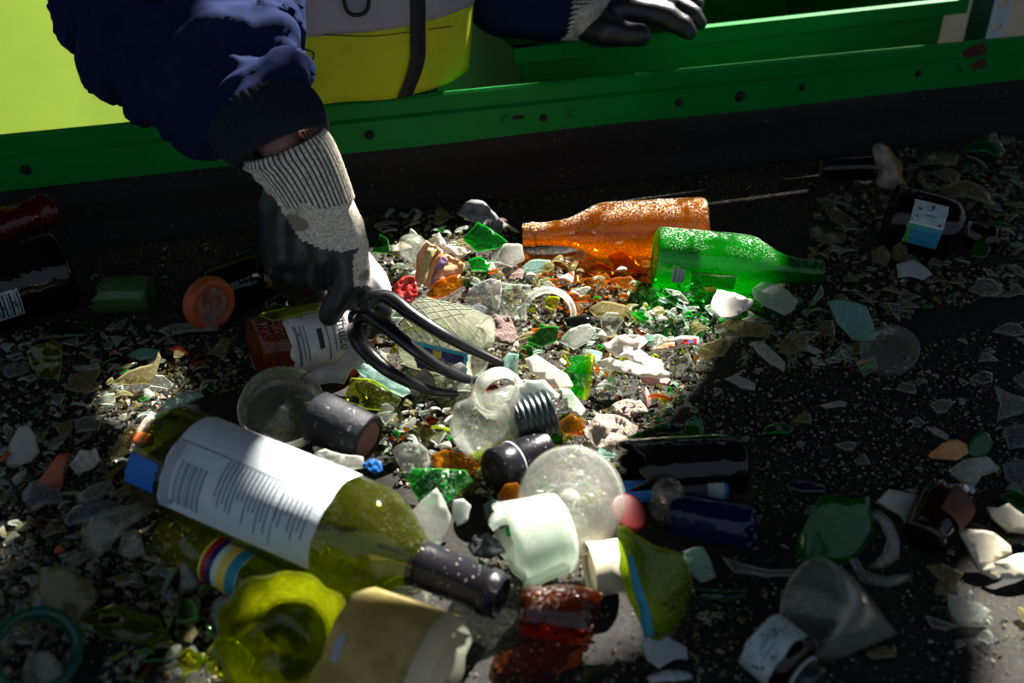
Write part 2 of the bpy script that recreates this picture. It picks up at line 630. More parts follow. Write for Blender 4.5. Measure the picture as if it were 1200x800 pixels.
def sheet2d(poly, seed, th, bulge, axis, step=None, amp=None, crumple=0, twist=0, hole=None):
    """curved glass fragment in its own plane: verts (u, v, w), faces, material index (1 = broken edge)"""
    rr = random.Random(seed)
    size = max((a - b).length for a in poly for b in poly)
    step = step or size / 9
    amp = amp if amp is not None else size * .012
    ol = outline(poly, rr, step, amp)
    n = len(ol)
    edges = [(i, (i + 1) % n) for i in range(n)]
    pts = list(ol)
    hn = 0
    if hole:
        hc, hr = hole
        b = len(pts)
        hn = 14
        for i in range(hn):
            pts.append(Vector((hc[0] + hr[0] * math.cos(2 * PI * i / hn), hc[1] + hr[1] * math.sin(2 * PI * i / hn))))
            edges.append((b + i, b + (i + 1) % hn))
    us, vs = [p.x for p in ol], [p.y for p in ol]
    g = size / (13 if crumple else 8)
    y = min(vs)
    while y < max(vs):
        x = min(us)
        while x < max(us):
            pts.append(Vector((x + rr.uniform(-.25, .25) * g, y + rr.uniform(-.25, .25) * g)))
            x += g
        y += g
    res = delaunay_2d_cdt(pts, edges, [], 2 if hole else 1, 1e-6)
    P, Ed, Fs = res[0], res[1], res[2]
    if hole:
        Fs = [q for q in Fs if math.hypot((sum(P[i].x for i in q) / 3 - hc[0]) / hr[0], (sum(P[i].y for i in q) / 3 - hc[1]) / hr[1]) > .97]
        Fs = [q for q in Fs if _inside(sum((P[i] for i in q), Vector((0, 0))) / len(q), ol)]
    used = sorted({i for q in Fs for i in q})
    remap = {i: k for k, i in enumerate(used)}
    P = [P[i] for i in used]
    Fs = [tuple(remap[i] for i in q) for q in Fs]
    ca, sa = math.cos(axis), math.sin(axis)
    um = max(abs(p.x * ca + p.y * sa) for p in P) or 1
    off = Vector((seed * 1.37, seed * .71, 0))
    k = len(P)

    def w(p):
        uu = (p.x * ca + p.y * sa) / um
        ww = bulge * um * (1 - uu * uu) + .03 * size * noise.noise(Vector((p.x, p.y, 0)) / size * 2 + off)
        if twist:
            ww += twist * p.x * p.y / size
        if crumple:
            q = Vector((p.x, p.y, 0)) / size
            ww += crumple * size * (abs(noise.noise(q * 4 + off)) * 1.3 + .5 * noise.noise(q * 9 + off) - .2)
        return ww
    top, bot = [], []
    for p in P:
        h = w(p)
        top.append(Vector((p.x, p.y, h + th / 2)))
        bot.append(Vector((p.x, p.y, h - th / 2)))
    V = top + bot
    Fc, MI = [], []
    cnt = {}
    for q in Fs:
        a, b, c = P[q[0]], P[q[1]], P[q[2]]
        if (b - a).cross(c - a) < 0:
            q = tuple(reversed(q))
        Fc.append(q)
        Fc.append(tuple(k + i for i in reversed(q)))
        MI += [0, 0]
        for i in range(len(q)):
            e = (q[i], q[(i + 1) % len(q)])
            cnt[e] = 1
    for (a, b) in list(cnt):
        if (b, a) not in cnt:
            Fc.append((a, a + k, b + k, b))
            MI.append(1)
    return V, Fc, MI


def _inside(p, poly):
    c = False
    n = len(poly)
    for i in range(n):
        a, b = poly[i], poly[(i + 1) % n]
        if (a.y > p.y) != (b.y > p.y) and p.x < (b.x - a.x) * (p.y - a.y) / (b.y - a.y) + a.x:
            c = not c
    return c


def area2(poly):
    return sum(poly[i].x * poly[(i + 1) % len(poly)].y - poly[(i + 1) % len(poly)].x * poly[i].y for i in range(len(poly))) / 2


_seed = [100]


def shard(name, label, cat, poly, mat='clear', base=.004, tilt=30, side=0, bulge=.18, axis=0, th=.0028, edge=None, group=None, crumple=0, twist=0,
          parent=None, part=None, hole=None, keepr=.6, stack=True, amp=None, mats=None):
    """a fragment outlined in the photograph, put on its own tilted plane resting at height base"""
    _seed[0] += 1
    n = Vector((math.sin(rad(side)), -math.sin(rad(tilt)) * math.cos(rad(side)), math.cos(rad(tilt)) * math.cos(rad(side)))).normalized()
    cx, cy = sum(p[0] for p in poly) / len(poly), sum(p[1] for p in poly) / len(poly)
    z0 = base + .008
    for _ in range(6):
        c = Z(cx, cy, z0)
        pts = []
        for p in poly:
            d = ray(*p)
            pts.append(EYE + d * ((c - EYE).dot(n) / d.dot(n)))
        mz = min(p.z for p in pts)
        z0 += (base - mz) * .8
    U = (Vector((1, 0, 0)) - n * n.x).normalized()
    Vv = n.cross(U)
    loc = [Vector(((p - c).dot(U), (p - c).dot(Vv))) for p in pts]
    if area2(loc) < 0:
        loc.reverse()
    if hole:
        hp = EYE + ray(*hole[0]) * ((c - EYE).dot(n) / ray(*hole[0]).dot(n))
        s = mpp(hp)
        hole = (((hp - c).dot(U), (hp - c).dot(Vv)), (hole[1][0] * s, hole[1][1] * s * 1.3))
    v, f, mi = sheet2d(loc, _seed[0], th, bulge, rad(axis), crumple=crumple, twist=twist, hole=hole, amp=amp)
    Wv = [c + U * p.x + Vv * p.y + n * p.z for p in v]
    e = edge or (EDGE[ED[mat]] if isinstance(mat, str) and mat in ED else mat)
    if keepr:
        ext = max((a - b).length for a in pts for b in pts)
        keep(c, ext * .5 * keepr)
    if parent is not None:
        o = mk(part, Wv, f, [mat, e], parent, mi)
    else:
        o = mk(name, Wv, f, [mat, e], None, mi)
        tag(o, label, cat, group)
    return o, c, n, U, Vv


def disc(name, label, cat, c, normal, prof, R, mat, wall=.0025, seg=48, root=None, part='body', sm=1, disp=None, h=None, keepr=.8, jag=None, jag_n=.5):
    """round thing: prof = (height fraction of R, radius fraction), axis along normal"""
    fr = Fr(c, Vector(c) + Vector(normal).normalized() * (h or R))
    pr = [(x * fr.L, r * R) for x, r in prof]
    if sm:
        pr = smooth_prof(pr, sm)
    v, f, mi = lathe(fr, pr, seg, disp=disp)
    keep(c, R * keepr)
    if root is None:
        o = mk(name, v, f, [mat], None)
        tag(o, label, cat)
        return o, fr
    return mk(part, v, f, [mat], root), fr


def tube(pts, radii, seg=14, cap=True, n=6, flat=1.0):
    """smooth tube through points"""
    P, Rr = [], []
    m = len(pts)
    for i in range(m - 1):
        p0, p1, p2, p3 = pts[max(i - 1, 0)], pts[i], pts[i + 1], pts[min(i + 2, m - 1)]
        for j in range(n):
            t = j / n
            P.append(.5 * ((2 * p1) + (p2 - p0) * t + (2 * p0 - 5 * p1 + 4 * p2 - p3) * t * t + (3 * p1 - p0 - 3 * p2 + p3) * t ** 3))
            Rr.append(radii[i] * (1 - t) + radii[i + 1] * t)
    P.append(pts[-1])
    Rr.append(radii[-1])
    v, f = [], []
    up = Vector((0, 0, 1))
    for i, p in enumerate(P):
        d = (P[min(i + 1, len(P) - 1)] - P[max(i - 1, 0)]).normalized()
        a = d.cross(up)
        if a.length < .05:
            a = d.cross(Vector((0, 1, 0)))
        a.normalize()
        b = a.cross(d)
        for j in range(seg):
            th = 2 * PI * j / seg
            v.append(p + (a * math.cos(th) + b * math.sin(th) * flat) * Rr[i])
    for i in range(len(P) - 1):
        for j in range(seg):
            q, w = i * seg + j, i * seg + (j + 1) % seg
            f.append((q, w, w + seg, q + seg))
    if cap:
        for base, i, sgn in ((0, 0, 1), ((len(P) - 1) * seg, len(P) - 1, -1)):
            d = (P[1] - P[0]).normalized() if i == 0 else (P[-1] - P[-2]).normalized()
            k = len(v)
            v.append(P[i] + d * (-sgn) * Rr[i] * .6)
            for j in range(seg):
                q, w = base + j, base + (j + 1) % seg
                f.append((k, w, q) if sgn > 0 else (k, q, w))
    return v, f, 0


# ------------------------------------------------------------------ blobs (bodies, gloves, sleeves) : union of balls, remeshed and smoothed
def chain(pts, step=.35):
    out = []
    for (a, ra), (b, rb) in zip(pts, pts[1:]):
        d = (b - a).length
        k = max(1, int(d / (min(ra, rb) * step)))
        for i in range(k):
            t = i / k
            out.append((a.lerp(b, t), ra * (1 - t) + rb * t))
    out.append(pts[-1])
    return out


_ico = {}


def ico():
    if not _ico:
        bm = bmesh.new()
        bmesh.ops.create_icosphere(bm, subdivisions=2, radius=1)
        _ico['v'] = [v.co.copy() for v in bm.verts]
        _ico['f'] = [tuple(v.index for v in f.verts) for f in bm.faces]
        bm.free()
    return _ico['v'], _ico['f']


def blob(name, balls, voxel, iters, mats, parent=None, matfn=None, disp=None, loc=None):
    iv, jf = ico()
    V, Fc = [], []
    for c, r in balls:
        b = len(V)
        if isinstance(r, (tuple, list)):
            rx, ry, rz, rot = r
            V += [c + rot @ Vector((p.x * rx, p.y * ry, p.z * rz)) for p in iv]
        else:
            V += [c + p * r for p in iv]
        Fc += [tuple(b + i for i in q) for q in jf]
    me = meshdata('tmp', V, Fc, [])
    o = bpy.data.objects.new('tmp', me)
    COL.objects.link(o)
    m = o.modifiers.new('r', 'REMESH')
    m.mode = 'VOXEL'
    m.voxel_size = voxel
    s = o.modifiers.new('s', 'SMOOTH')
    s.factor = .5
    s.iterations = iters
    dg = bpy.context.evaluated_depsgraph_get()
    ev = o.evaluated_get(dg)
    em = ev.to_mesh()
    vv = [p.co.copy() for p in em.vertices]
    nn = [p.normal.copy() for p in em.vertices]
    ff = [tuple(p.vertices) for p in em.polygons]
    ev.to_mesh_clear()
    bpy.data.objects.remove(o)
    bpy.data.meshes.remove(me)
    if disp:
        vv = [p + n * disp(p, n) for p, n in zip(vv, nn)]
    mi = None
    if matfn:
        mi = []
        for q in ff:
            c = sum((vv[i] for i in q), Vector()) / len(q)
            n = sum((nn[i] for i in q), Vector()).normalized()
            mi.append(matfn(c, n))
    return mk(name, vv, ff, mats, parent, mi, True, loc)

# ================================================================== THE SETTING
L1a, L1b = Z(0, 300, 0), Z(1200, 150, 0)
TD = (L1b - L1a).normalized()
TN = Vector((TD.y, -TD.x, 0))        # from the rail towards the near side of the belt


def RL(s, o, z):
    """s metres along the rail from its point below pixel column 600, o in front of it"""
    return RC + TD * s + TN * o + Vector((0, 0, z))


RC = L1a + TD * ((Z(600, 225, 0) - L1a).dot(TD))


def on_plate(px, py, o=.0105):
    d = ray(px, py)
    p0 = RC + TN * o
    t = (p0 - EYE).dot(TN) / d.dot(TN)
    p = EYE + d * t
    return (p - RC).dot(TD), p.z


def extrude(prof, s0, s1, n, wob=None, closed=True):
    v, f = [], []
    k = len(prof)
    for i in range(n + 1):
        s = s0 + (s1 - s0) * i / n
        for j, (o, z) in enumerate(prof):
            dz = wob(s, j) if wob else 0
            v.append(RL(s, o, z + dz))
    for i in range(n):
        for j in range(k):
            a, b = i * k + j, i * k + (j + 1) % k
            f.append((a, b, b + k, a + k))
    f.append(tuple(range(k)))
    f.append(tuple(n * k + j for j in reversed(range(k))))
    return v, f, 0


SMIN, SMAX = -2.2, 2.6
# belt
bv, bf = [], []
nx, ny = 90, 40
for i in range(nx + 1):
    for j in range(ny + 1):
        s = SMIN + (SMAX - SMIN) * i / nx
        o = 1.75 * j / ny + .0125
        p = RL(s, o, 0)
        p.z = 0.0015 * noise.noise(p * 5) - .0015
        bv.append(p)
for i in range(nx):
    for j in range(ny):
        a = i * (ny + 1) + j
        bf.append((a, a + ny + 1, a + ny + 2, a + 1))
k = len(bv)
bv += [p - Vector((0, 0, .012)) for p in bv[:k]]
bf += [tuple(reversed([k + i for i in q])) for q in bf[:]]
o = mk('conveyor_belt', bv, bf, ['belt'], None)
tag(o, 'black rubber sorting belt dusted with glass grit under all the broken glass', 'conveyor belt')

# side wall of the conveyor: rubber skirt and the bolted green plate
rail = thing('conveyor_side_rail', 'long green bolted steel rail with black rubber skirt along the far edge of the belt', 'rail', RL(0, 0, 0))
wob = lambda s, j: .0025 * noise.noise(Vector((s * 4, j * .3, 0))) if j in (0, 1) else 0
v, f, mi = extrude([(.004, -.03), (.010, .0), (.007, .03), (.009, .06), (.006, .088), (-.006, .088), (-.006, -.03)], SMIN, SMAX, 120,
                   lambda s, j: .002 * noise.noise(Vector((s * 9, j, 0))) if j in (2, 3) else 0)
mk('rubber_skirt', v, f, ['skirt'], rail, smooth=False)
v, f, mi = extrude([(.010, .083), (.013, .083), (.0135, .120), (.0085, .1235), (.009, .142), (.0065, .1455), (.0035, .1452), (.0025, .142), (.004, .138), (.005, .122), (.010, .118)],
                   SMIN, SMAX, 160, wob)
mk('green_plate', v, f, ['paint'], rail, smooth=False)
for (px, py, rr, kind) in [(593, 139, .0068, 1), (637, 138, .0042, 0), (671, 132, .0065, 1), (795, 120, .0045, 0), (867, 113, .0062, 0), (940, 102, .004, 0), (1076, 86, .004, 0),
                           (1127, 79, .0068, 1), (433, 158, .005, 0), (30, 199, .0048, 0)]:
    s, z = on_plate(px, py, .0135)
    if z < .12:
        c = RL(s, .0130, z)
    else:
        c = RL(s, .0085, z)
    fr = Fr(c, c + TN * .004)
    v, f, mi = lathe(fr, [(0, rr * 1.25), (.0012, rr * 1.25), (.0014, rr * .85), (.0042, rr * .8), (.0048, rr * .5), (.0048, 0)], 6 if kind else 14)
    mk('bolt', v, f, ['paint' if kind else 'dark'], rail, smooth=False)
    if px == 593:
        c2 = RL(s + .016, .0135, z)
        v, f, mi = box(c2, (.014, .0016, .005), Matrix((TD, -TN, Vector((0, 0, 1)))).transposed())
        mk('slot', v, f, ['dark'], rail, smooth=False)
# rust stain on the rail by the post
s, z = on_plate(1143, 62, .0135)
for (ds, z0, o_, sx, sz) in ((0.004, .131, .0092, .026, .018), (.012, .113, .0138, .018, .012)):
    rr_ = random.Random(4)
    pts = [RL(s + ds, o_, z0) + TD * math.cos(a) * sx * rr_.uniform(.5, 1) + Vector((0, 0, 1)) * math.sin(a) * sz * rr_.uniform(.45, .9) for a in [2 * PI * q / 16 for q in range(16)]]
    c = sum(pts, Vector()) / 16
    v = pts + [p + TN * .0006 for p in pts] + [c + TN * .0008]
    f = [(q, (q + 1) % 16, 16 + (q + 1) % 16, 16 + q) for q in range(16)] + [(16 + q, 16 + (q + 1) % 16, 32) for q in range(16)]
    mk('rust_patch', v, f, ['rust'], rail, smooth=False)


def prism(corners, z0, z1):
    n = len(corners)
    v = [Vector((p[0], p[1], z0)) for p in corners] + [Vector((p[0], p[1], z1)) for p in corners]
    f = [tuple(reversed(range(n))), tuple(range(n, 2 * n))] + [(i, (i + 1) % n, n + (i + 1) % n, n + i) for i in range(n)]
    return v, f, 0


# green tub behind the rail
zr = .17
A, B, C_ = Z(603, 57, zr), Z(1137, -1.5, zr), Z(565, 28, zr)
d1 = (B - A).normalized()
e1 = (C_ - A).normalized()
nb = Vector((-d1.y, d1.x, 0))
tub = thing('green_tub', 'green painted steel tub with folded rim behind the rail, under the resting gloved hand', 'tub', ((A + B) / 2).xy.to_3d() + Vector((0, .1, -.25)))
P2 = A + e1 * .42
P3 = B + e1 * .42


def slab(a, b, off0, off1, z0, z1, nrm):
    return prism([a + nrm * off0, b + nrm * off0, b + nrm * off1, a + nrm * off1], z0, z1)


en = Vector((e1.y, -e1.x, 0))        # from the left wall into the tub
if en.dot(d1) < 0:
    en = -en
v, f, mi = join(slab(A, B, 0, .014, zr - .003, zr, nb), slab(A, B, 0, .003, zr - .021, zr - .003, nb), slab(A + d1 * .03, B - d1 * .02, .011, .014, zr - .012, zr - .003, nb),
                slab(A, P2, 0, .032, zr - .003, zr, en), slab(A, P2, 0, .003, zr - .021, zr - .003, en))
mk('rim', v, f, ['paint'], tub, smooth=False)
v, f, mi = join(slab(A + d1 * .016, B - d1 * .03, .014, .017, -.25, zr - .003, nb))
mk('front_panel', v, f, ['paint'], tub, smooth=False)
v, f, mi = join(slab(A + nb * .014, P2, .012, .015, -.25, zr - .003, en))
mk('side_panel', v, f, ['paint'], tub, smooth=False)
v, f, mi = join(slab(B + nb * .014 - d1 * .03, P3 - d1 * .03, -.003, 0, -.25, zr - .003, en))
mk('side_panel', v, f, ['paint'], tub, smooth=False)
v, f, mi = join(slab(P2, P3, 0, .004, -.25, .62, nb))
mk('back_panel', v, f, ['paint'], tub, smooth=False)
v, f, mi = join(prism([A + nb * .02, B + nb * .02 - d1 * .03, P3 - d1 * .03, P2], -.25, -.245))
mk('bottom_panel', v, f, ['paint'], tub, smooth=False)

# perforated steel post
pc = W(1161, 20, 1.62)
pl, pr = W(1136, 20, 1.66), W(1182, 20, 1.67)
post = thing('steel_post', 'perforated galvanised steel angle post rising behind the green rail', 'post', (pc.x, pc.y, -.88))
pc.z = pl.z = pr.z = 0
v, f, mi = prism([pl, pc, pc + Vector((0, .003, 0)), pl + Vector((0, .003, 0))], -.88, 1.2)
q = [(v, f, 0)]
dr = (pr - pc)
tk = Vector((0, .003, 0))
q.append(prism([pc, pc + dr * .28, pc + dr * .28 + tk, pc + tk], -.88, 1.2))
q.append(prism([pc + dr * .68, pr, pr + tk, pc + dr * .68 + tk], -.88, 1.2))
z = -.1
kk = 0
while z < 1.2:
    q.append(prism([pc + dr * .28, pc + dr * .68, pc + dr * .68 + tk, pc + dr * .28 + tk], z, z + .026))
    z += .026 + (.024 if kk % 2 else .011)
    kk += 1
q.append(prism([pc + dr * .28, pc + dr * .68, pc + dr * .68 + tk, pc + dr * .28 + tk], -.88, -.1))
v, f, mi = join(*q)
mk('angle_bar', v, f, ['steel'], post, smooth=False)
v, f, mi = prism([pl + Vector((-.05, -.03, 0)), pr + Vector((.05, -.03, 0)), pr + Vector((.05, .05, 0)), pl + Vector((-.05, .05, 0))], -.89, -.88)
mk('foot_plate', v, f, ['steel'], post, smooth=False)

# translucent yellow-green sheet on the far side, upper left
a, b = W(-260, 60, 1.75), W(141, 60, 1.55)
nn = (b - a)
nn = Vector((nn.y, -nn.x, 0)).normalized()
v, f = [], []
for i in range(31):
    for j in range(13):
        p = a.lerp(b, i / 30)
        p.z = -.3 + 1.0 * j / 12
        v.append(p + nn * (.006 * math.sin(i * .5) + .004 * noise.noise(Vector((i * .3, j * .3, 0)))))
for i in range(30):
    for j in range(12):
        q0 = i * 13 + j
        f.append((q0, q0 + 13, q0 + 14, q0 + 1))
k = len(v)
v += [p - nn * .003 for p in v[:k]]
f += [tuple(reversed([k + i for i in q])) for q in f[:]]
o = mk('hanging_sheet', v, f, ['sheet'], None)
tag(o, 'pale yellow-green plastic sheet hanging behind the rail, beside the navy sleeve', 'sheet')

# building shell
v, f, mi = box((0.2, .6, -.93), (7, 6, .08))
tag(mk('floor', v, f, ['floor'], None, smooth=False), kind='structure')
v, f, mi = box((.2, 3.3, .155), (7, .1, 2.09))
tag(mk('wall_back', v, f, ['concrete'], None, smooth=False), kind='structure')

# ================================================================== SUN AND ADDED SUN MASK
AZ, EL = rad(33), rad(44)
SUN = Vector((math.sin(AZ) * math.cos(EL), math.cos(AZ) * math.cos(EL), math.sin(EL)))
ZC = 1.75


def up_sun(p):
    return p + SUN * ((ZC - p.z) / SUN.z)


# openings in an added unseen roof, shaped to place sun patches on the pile
GAPS = [
    [(455, 240), (560, 250), (612, 272), (700, 262), (838, 258), (850, 268), (925, 300), (925, 335), (880, 350), (840, 372), (830, 408), (800, 440), (765, 470), (735, 520), (728, 560), (716, 606),
     (745, 634), (790, 650), (792, 690), (748, 706), (690, 728), (640, 745), (560, 800), (380, 830), (230, 800), (240, 690), (270, 640), (180, 560), (185, 505), (228, 480), (270, 500), (330, 525), (375, 530), (420, 560), (470, 570),
     (480, 540), (440, 500), (370, 470), (300, 480), (262, 470), (310, 430), (350, 425), (392, 380), (425, 300)],
    [(-60, 480), (10, 478), (45, 500), (120, 520), (112, 545), (60, 600), (-60, 640)],
    [(35, 408), (60, 398), (80, 412), (76, 452), (30, 448)],
    [(1158, 622), (1215, 600), (1300, 620), (1300, 820), (1172, 820), (1184, 720), (1150, 664)],
]
holes = []
for g in GAPS:
    holes.append([up_sun(Z(x, y, .02)).xy for x, y in g])
# the gap that lights the arm and glove from above and behind
holes.append([up_sun(p).xy for p in (Z(296, 190, .22), Z(345, 300, .13), Z(385, 385, .07), Z(450, 385, .08), Z(470, 345, .09), Z(450, 250, .15), Z(410, 150, .22), Z(372, 20, .26), Z(300, -60, .33), Z(240, -60, .33), Z(285, 60, .26))])
# light on the far side: sheet, tub and wall
holes.append([(-1.6, 2.8), (.55, 2.8), (.55, 3.6), (-1.6, 3.6)])
MASK_RECT = (-3.2, 3.7, -.6, 3.9)
# open strip that lights the rim of the tub and the top of the rail
s0_, s1_ = up_sun(RL(.13, -.004, .145)), up_sun(RL(.62, -.004, .145))
t0_, t1_ = up_sun(A + d1 * .16), up_sun(B + d1 * .2)
holes.append([(s0_ + TN * .003).xy, (s1_ + TN * .003).xy, (t1_ + nb * .03).xy, (t0_ + nb * .03).xy])


def cut_sun_mask(hs):
    pts, edges = [], []
    x0, x1, y0, y1 = MASK_RECT
    pts = [Vector((x0, y0)), Vector((x1, y0)), Vector((x1, y1)), Vector((x0, y1))]
    edges = [(0, 1), (1, 2), (2, 3), (3, 0)]
    for h in hs:
        b = len(pts)
        n = len(h)
        pts += [Vector(p) for p in h]
        edges += [(b + i, b + (i + 1) % n) for i in range(n)]
    r = delaunay_2d_cdt(pts, edges, [], 0, 1e-6)
    P, Fs = r[0], r[2]
    keepf = []
    for q in Fs:
        c = sum((P[i] for i in q), Vector((0, 0))) / len(q)
        if not (x0 < c.x < x1 and y0 < c.y < y1):
            continue
        if any(_inside(c, [Vector(p) for p in h]) for h in hs):
            continue
        keepf.append(tuple(q))
    k = len(P)
    v = [Vector((p.x, p.y, ZC)) for p in P] + [Vector((p.x, p.y, ZC + .004)) for p in P]
    f = [tuple(reversed(q)) for q in keepf] + [tuple(k + i for i in q) for q in keepf]
    return v, f


v, f = cut_sun_mask(holes)
tag(mk('added_sun_mask', v, f, ['sun_mask'], None, smooth=False), kind='structure')  # unseen roof added to shape the sunlight

ld = bpy.data.lights.new('sun', 'SUN')
ld.energy = 27
ld.angle = rad(.7)
ld.color = (1, .95, .86)
lo_ = bpy.data.objects.new('sun', ld)
lo_.rotation_euler = (-SUN).to_track_quat('-Z', 'Y').to_euler()
lo_.location = (1, 2, 3)
COL.objects.link(lo_)
w = bpy.data.worlds.new('world')
sc.world = w
w.use_nodes = True
bg = w.node_tree.nodes['Background']
bg.inputs[0].default_value = (.62, .78, 1.0, 1)
bg.inputs[1].default_value = .40
sc.view_settings.view_transform = 'Standard'
sc.view_settings.look = 'None'
sc.view_settings.exposure = 0
sc.view_settings.gamma = 1
sc.view_settings.use_curve_mapping = False
sc.cycles.transparent_max_bounces = 40
sc.cycles.max_bounces = 8
sc.cycles.sample_clamp_indirect = 4
sc.cycles.caustics_reflective = False
sc.cycles.caustics_refractive = False

# ================================================================== THE PERSON
SC_ = (RL(0, 0, 0))
tc_s = (W(355, 100, 1.16) - RC).dot(TD)


def tor(z, th, grow=0.0, ctr=False):
    tab = [(-.25, -.20, .17, .12), (.05, -.185, .185, .13), (.13, -.165, .19, .135), (.150, -.118, .212, .142), (.25, -.105, .218, .145), (.36, -.10, .22, .142), (.47, -.11, .22, .13), (.56, -.13, .17, .10), (.60, -.14, .08, .07)]
    z = max(tab[0][0], min(tab[-1][0], z))
    for p, q in zip(tab, tab[1:]):
        if z <= q[0]:
            t = (z - p[0]) / (q[0] - p[0])
            o, a, b = (p[i] * (1 - t) + q[i] * t for i in (1, 2, 3))
            break
    c = RL(tc_s, o, z)
    if ctr:
        return c, a, b
    e = 2 / 2.5
    cx, sy = math.cos(th), math.sin(th)
    return c + TD * ((a + grow) * math.copysign(abs(cx) ** e, cx)) + TN * ((b + grow) * math.copysign(abs(sy) ** e, sy))


def tor_in(z):
    c, a, b = tor(z, 0, ctr=True)
    if .13 < z < .32:
        c = RL(tc_s, -.165 + .055 * (z - .13) / .19, z)
    return c, a, b


person = thing('person', 'person in navy jacket and yellow hi-vis vest leaning over the rail with gloved hands', 'person', RL(tc_s, -.2, -.88))


def C(px, py, y, r=None):
    p = W(px, py, y)
    return p if r is None else (p, r * mpp(p))


sh_l, sh_r = RL(tc_s - .20, -.11, .50), RL(tc_s + .19, -.13, .50)
right_arm = [(sh_l, .07), C(170, -60, 1.0, 70), C(235, 60, .90, 48), C(300, 130, .82, 32), C(328, 168, .795, 28)]
left_arm = [(sh_r, .07), (W(560, -60, 1.38), .05), (W(600, -4, 1.36), .040), (W(652, 14, 1.345), .025)]
balls = []
for z in [i * .03 - .9 for i in range(50)]:
    if z < -.25:
        for sgn in (-1, 1):
            rr_ = .085 if z > -.5 else .06
            if z < -.45:
                rr_ = .055 - .02 * (-.45 - z) / .45
            balls.append((RL(tc_s + sgn * .095, -.22, z), rr_))
    elif z < .6:
        c, a, b = tor_in(z)
        b_ = b * .78
        for k in range(-3, 4):
            balls.append((c + TD * (k / 3 * max(a * .86 - b_, 0)), b_))
for sgn in (-1, 1):
    balls.append((RL(tc_s + sgn * .095, -.15, -.87), (.045, .12, .035, Matrix.Rotation(rad(17.5), 3, 'Z'))))
neck = RL(tc_s, -.12, .60)
balls += chain([(neck, .058), (neck + Vector((.0, -.02, .08)), .052)])
hd = neck + Vector((0, -.05, .17))
balls += [(hd, (.075, .095, .105, Matrix.Rotation(rad(-20), 3, 'X'))), (hd + Vector((0, -.05, -.055)), .05), (hd + Vector((0, -.105, -.02)), .014), (hd + Vector((-.075, 0, -.01)), .018), (hd + Vector((.075, 0, -.01)), .018)]
balls += chain(right_arm) + chain(left_arm)

# digits of the raking hand (pinky, ring, middle, index, thumb) and the resting hand
DG1 = [
    [C(326, 292, .79, 15), C(324, 312, .80, 15), C(338, 322, .825, 13), C(350, 312, .84, 12)],
    [C(350, 298, .787, 16), C(347, 322, .797, 16), C(362, 334, .822, 14), C(374, 322, .84, 12)],
    [C(376, 300, .783, 16), C(374, 328, .79, 16), C(386, 342, .812, 14), C(396, 332, .83, 12)],
    [C(402, 298, .78, 17), C(405, 330, .775, 17), C(396, 352, .772, 16), C(386, 369, .77, 14)],
    [C(414, 285, .79, 16), C(421, 316, .79, 15.5), C(421, 340, .785, 14), C(416, 356, .78, 11)],
]
DG2 = [
    [C(705, 14, 1.345, 20), C(735, 12, 1.34, 18), C(775, 18, 1.335, 16), C(800, 30, 1.33, 13.5), C(808, 38, 1.325, 10)],
    [C(705, 5, 1.37, 20), C(745, 2, 1.37, 18), C(790, 8, 1.36, 15), C(812, 18, 1.355, 12), C(820, 27, 1.35, 9)],
    [C(705, -6, 1.40, 19), C(745, -10, 1.40, 17), C(790, -6, 1.40, 14), C(815, 4, 1.39, 11)],
    [C(700, -14, 1.43, 17), C(740, -20, 1.43, 15), C(775, -18, 1.43, 12)],
    [C(690, 30, 1.32, 20), C(712, 36, 1.305, 20.5), C(732, 40, 1.30, 15), C(748, 41, 1.298, 14.5), C(752, 43, 1.296, 12)],
]
palm1 = [C(352, 215, .79, 24), C(365, 235, .79, 27)] + chain([C(324, 222, .80, 16), C(318, 245, .80, 16), C(318, 275, .80, 15), C(322, 300, .80, 15)], .2)
for row, xs in ((226, (335, 352, 372, 386)), (236, (332, 350, 372, 391)), (246, (330, 350, 372, 396)), (256, (328, 348, 370, 400)), (266, (327, 350, 374, 405)), (276, (327, 350, 374, 408)), (286, (328, 350, 374, 410)), (295, (329, 350, 374, 410))):
    for x in xs:
        palm1.append(C(x, row, .79, 23))
palm2 = [C(665, 16, 1.345, 29), C(685, 12, 1.35, 30), C(700, 6, 1.37, 26), C(700, -4, 1.40, 24), C(688, 20, 1.33, 24)]


def slim(ch, k):
    return [(p, r * k) for p, r in ch]


for d in DG1 + DG2:
    balls += chain(slim(d, .62), .5)
balls += [(p, r * .7) for p, r in palm1 + palm2]


def body_mat(c, n):
    if c.z < -.1 and (c - RL(tc_s, -.2, c.z)).length < .4:
        return 1
    return 0


o = blob('body', balls, .006, 3, ['skin', 'trousers'], person, body_mat)

# jacket: torso and both sleeves
jb = []
for z in [i * .025 - .12 for i in range(29)]:
    c, a, b = tor_in(z)
    b_ = b * .86
    for k in range(-3, 4):
        jb.append((c + TD * (k / 3 * max(a * .93 - b_, 0)), b_))
sleeve1 = [(sh_l, .095), C(150, -75, 1.03, 105), C(185, 0, .95, 103), C(205, 35, .92, 98), C(238, 72, .88, 88), C(270, 102, .85, 74), C(298, 130, .825, 60), C(303, 136, .82, 56)]
sleeve2 = [(sh_r, .09), (W(560, -70, 1.38), .075), (W(590, -6, 1.37), .058), (W(650, 10, 1.35), .046)]
jb += chain(sleeve1) + chain(sleeve2)
# folds of the sleeve that bulge over the cuff
for (x, y, yy, r) in [(326, 92, .83, 36), (340, 82, .845, 27), (312, 60, .87, 40), (300, 25, .91, 46), (250, 150, .83, 34), (228, 138, .85, 36), (180, 105, .88, 38), (140, 70, .90, 44), (125, 20, .93, 48), (290, 5, .94, 44)]:
    jb.append(C(x, y, yy, r))
ax1 = (C(318, 150, .8) - C(185, 0, .95)).normalized()


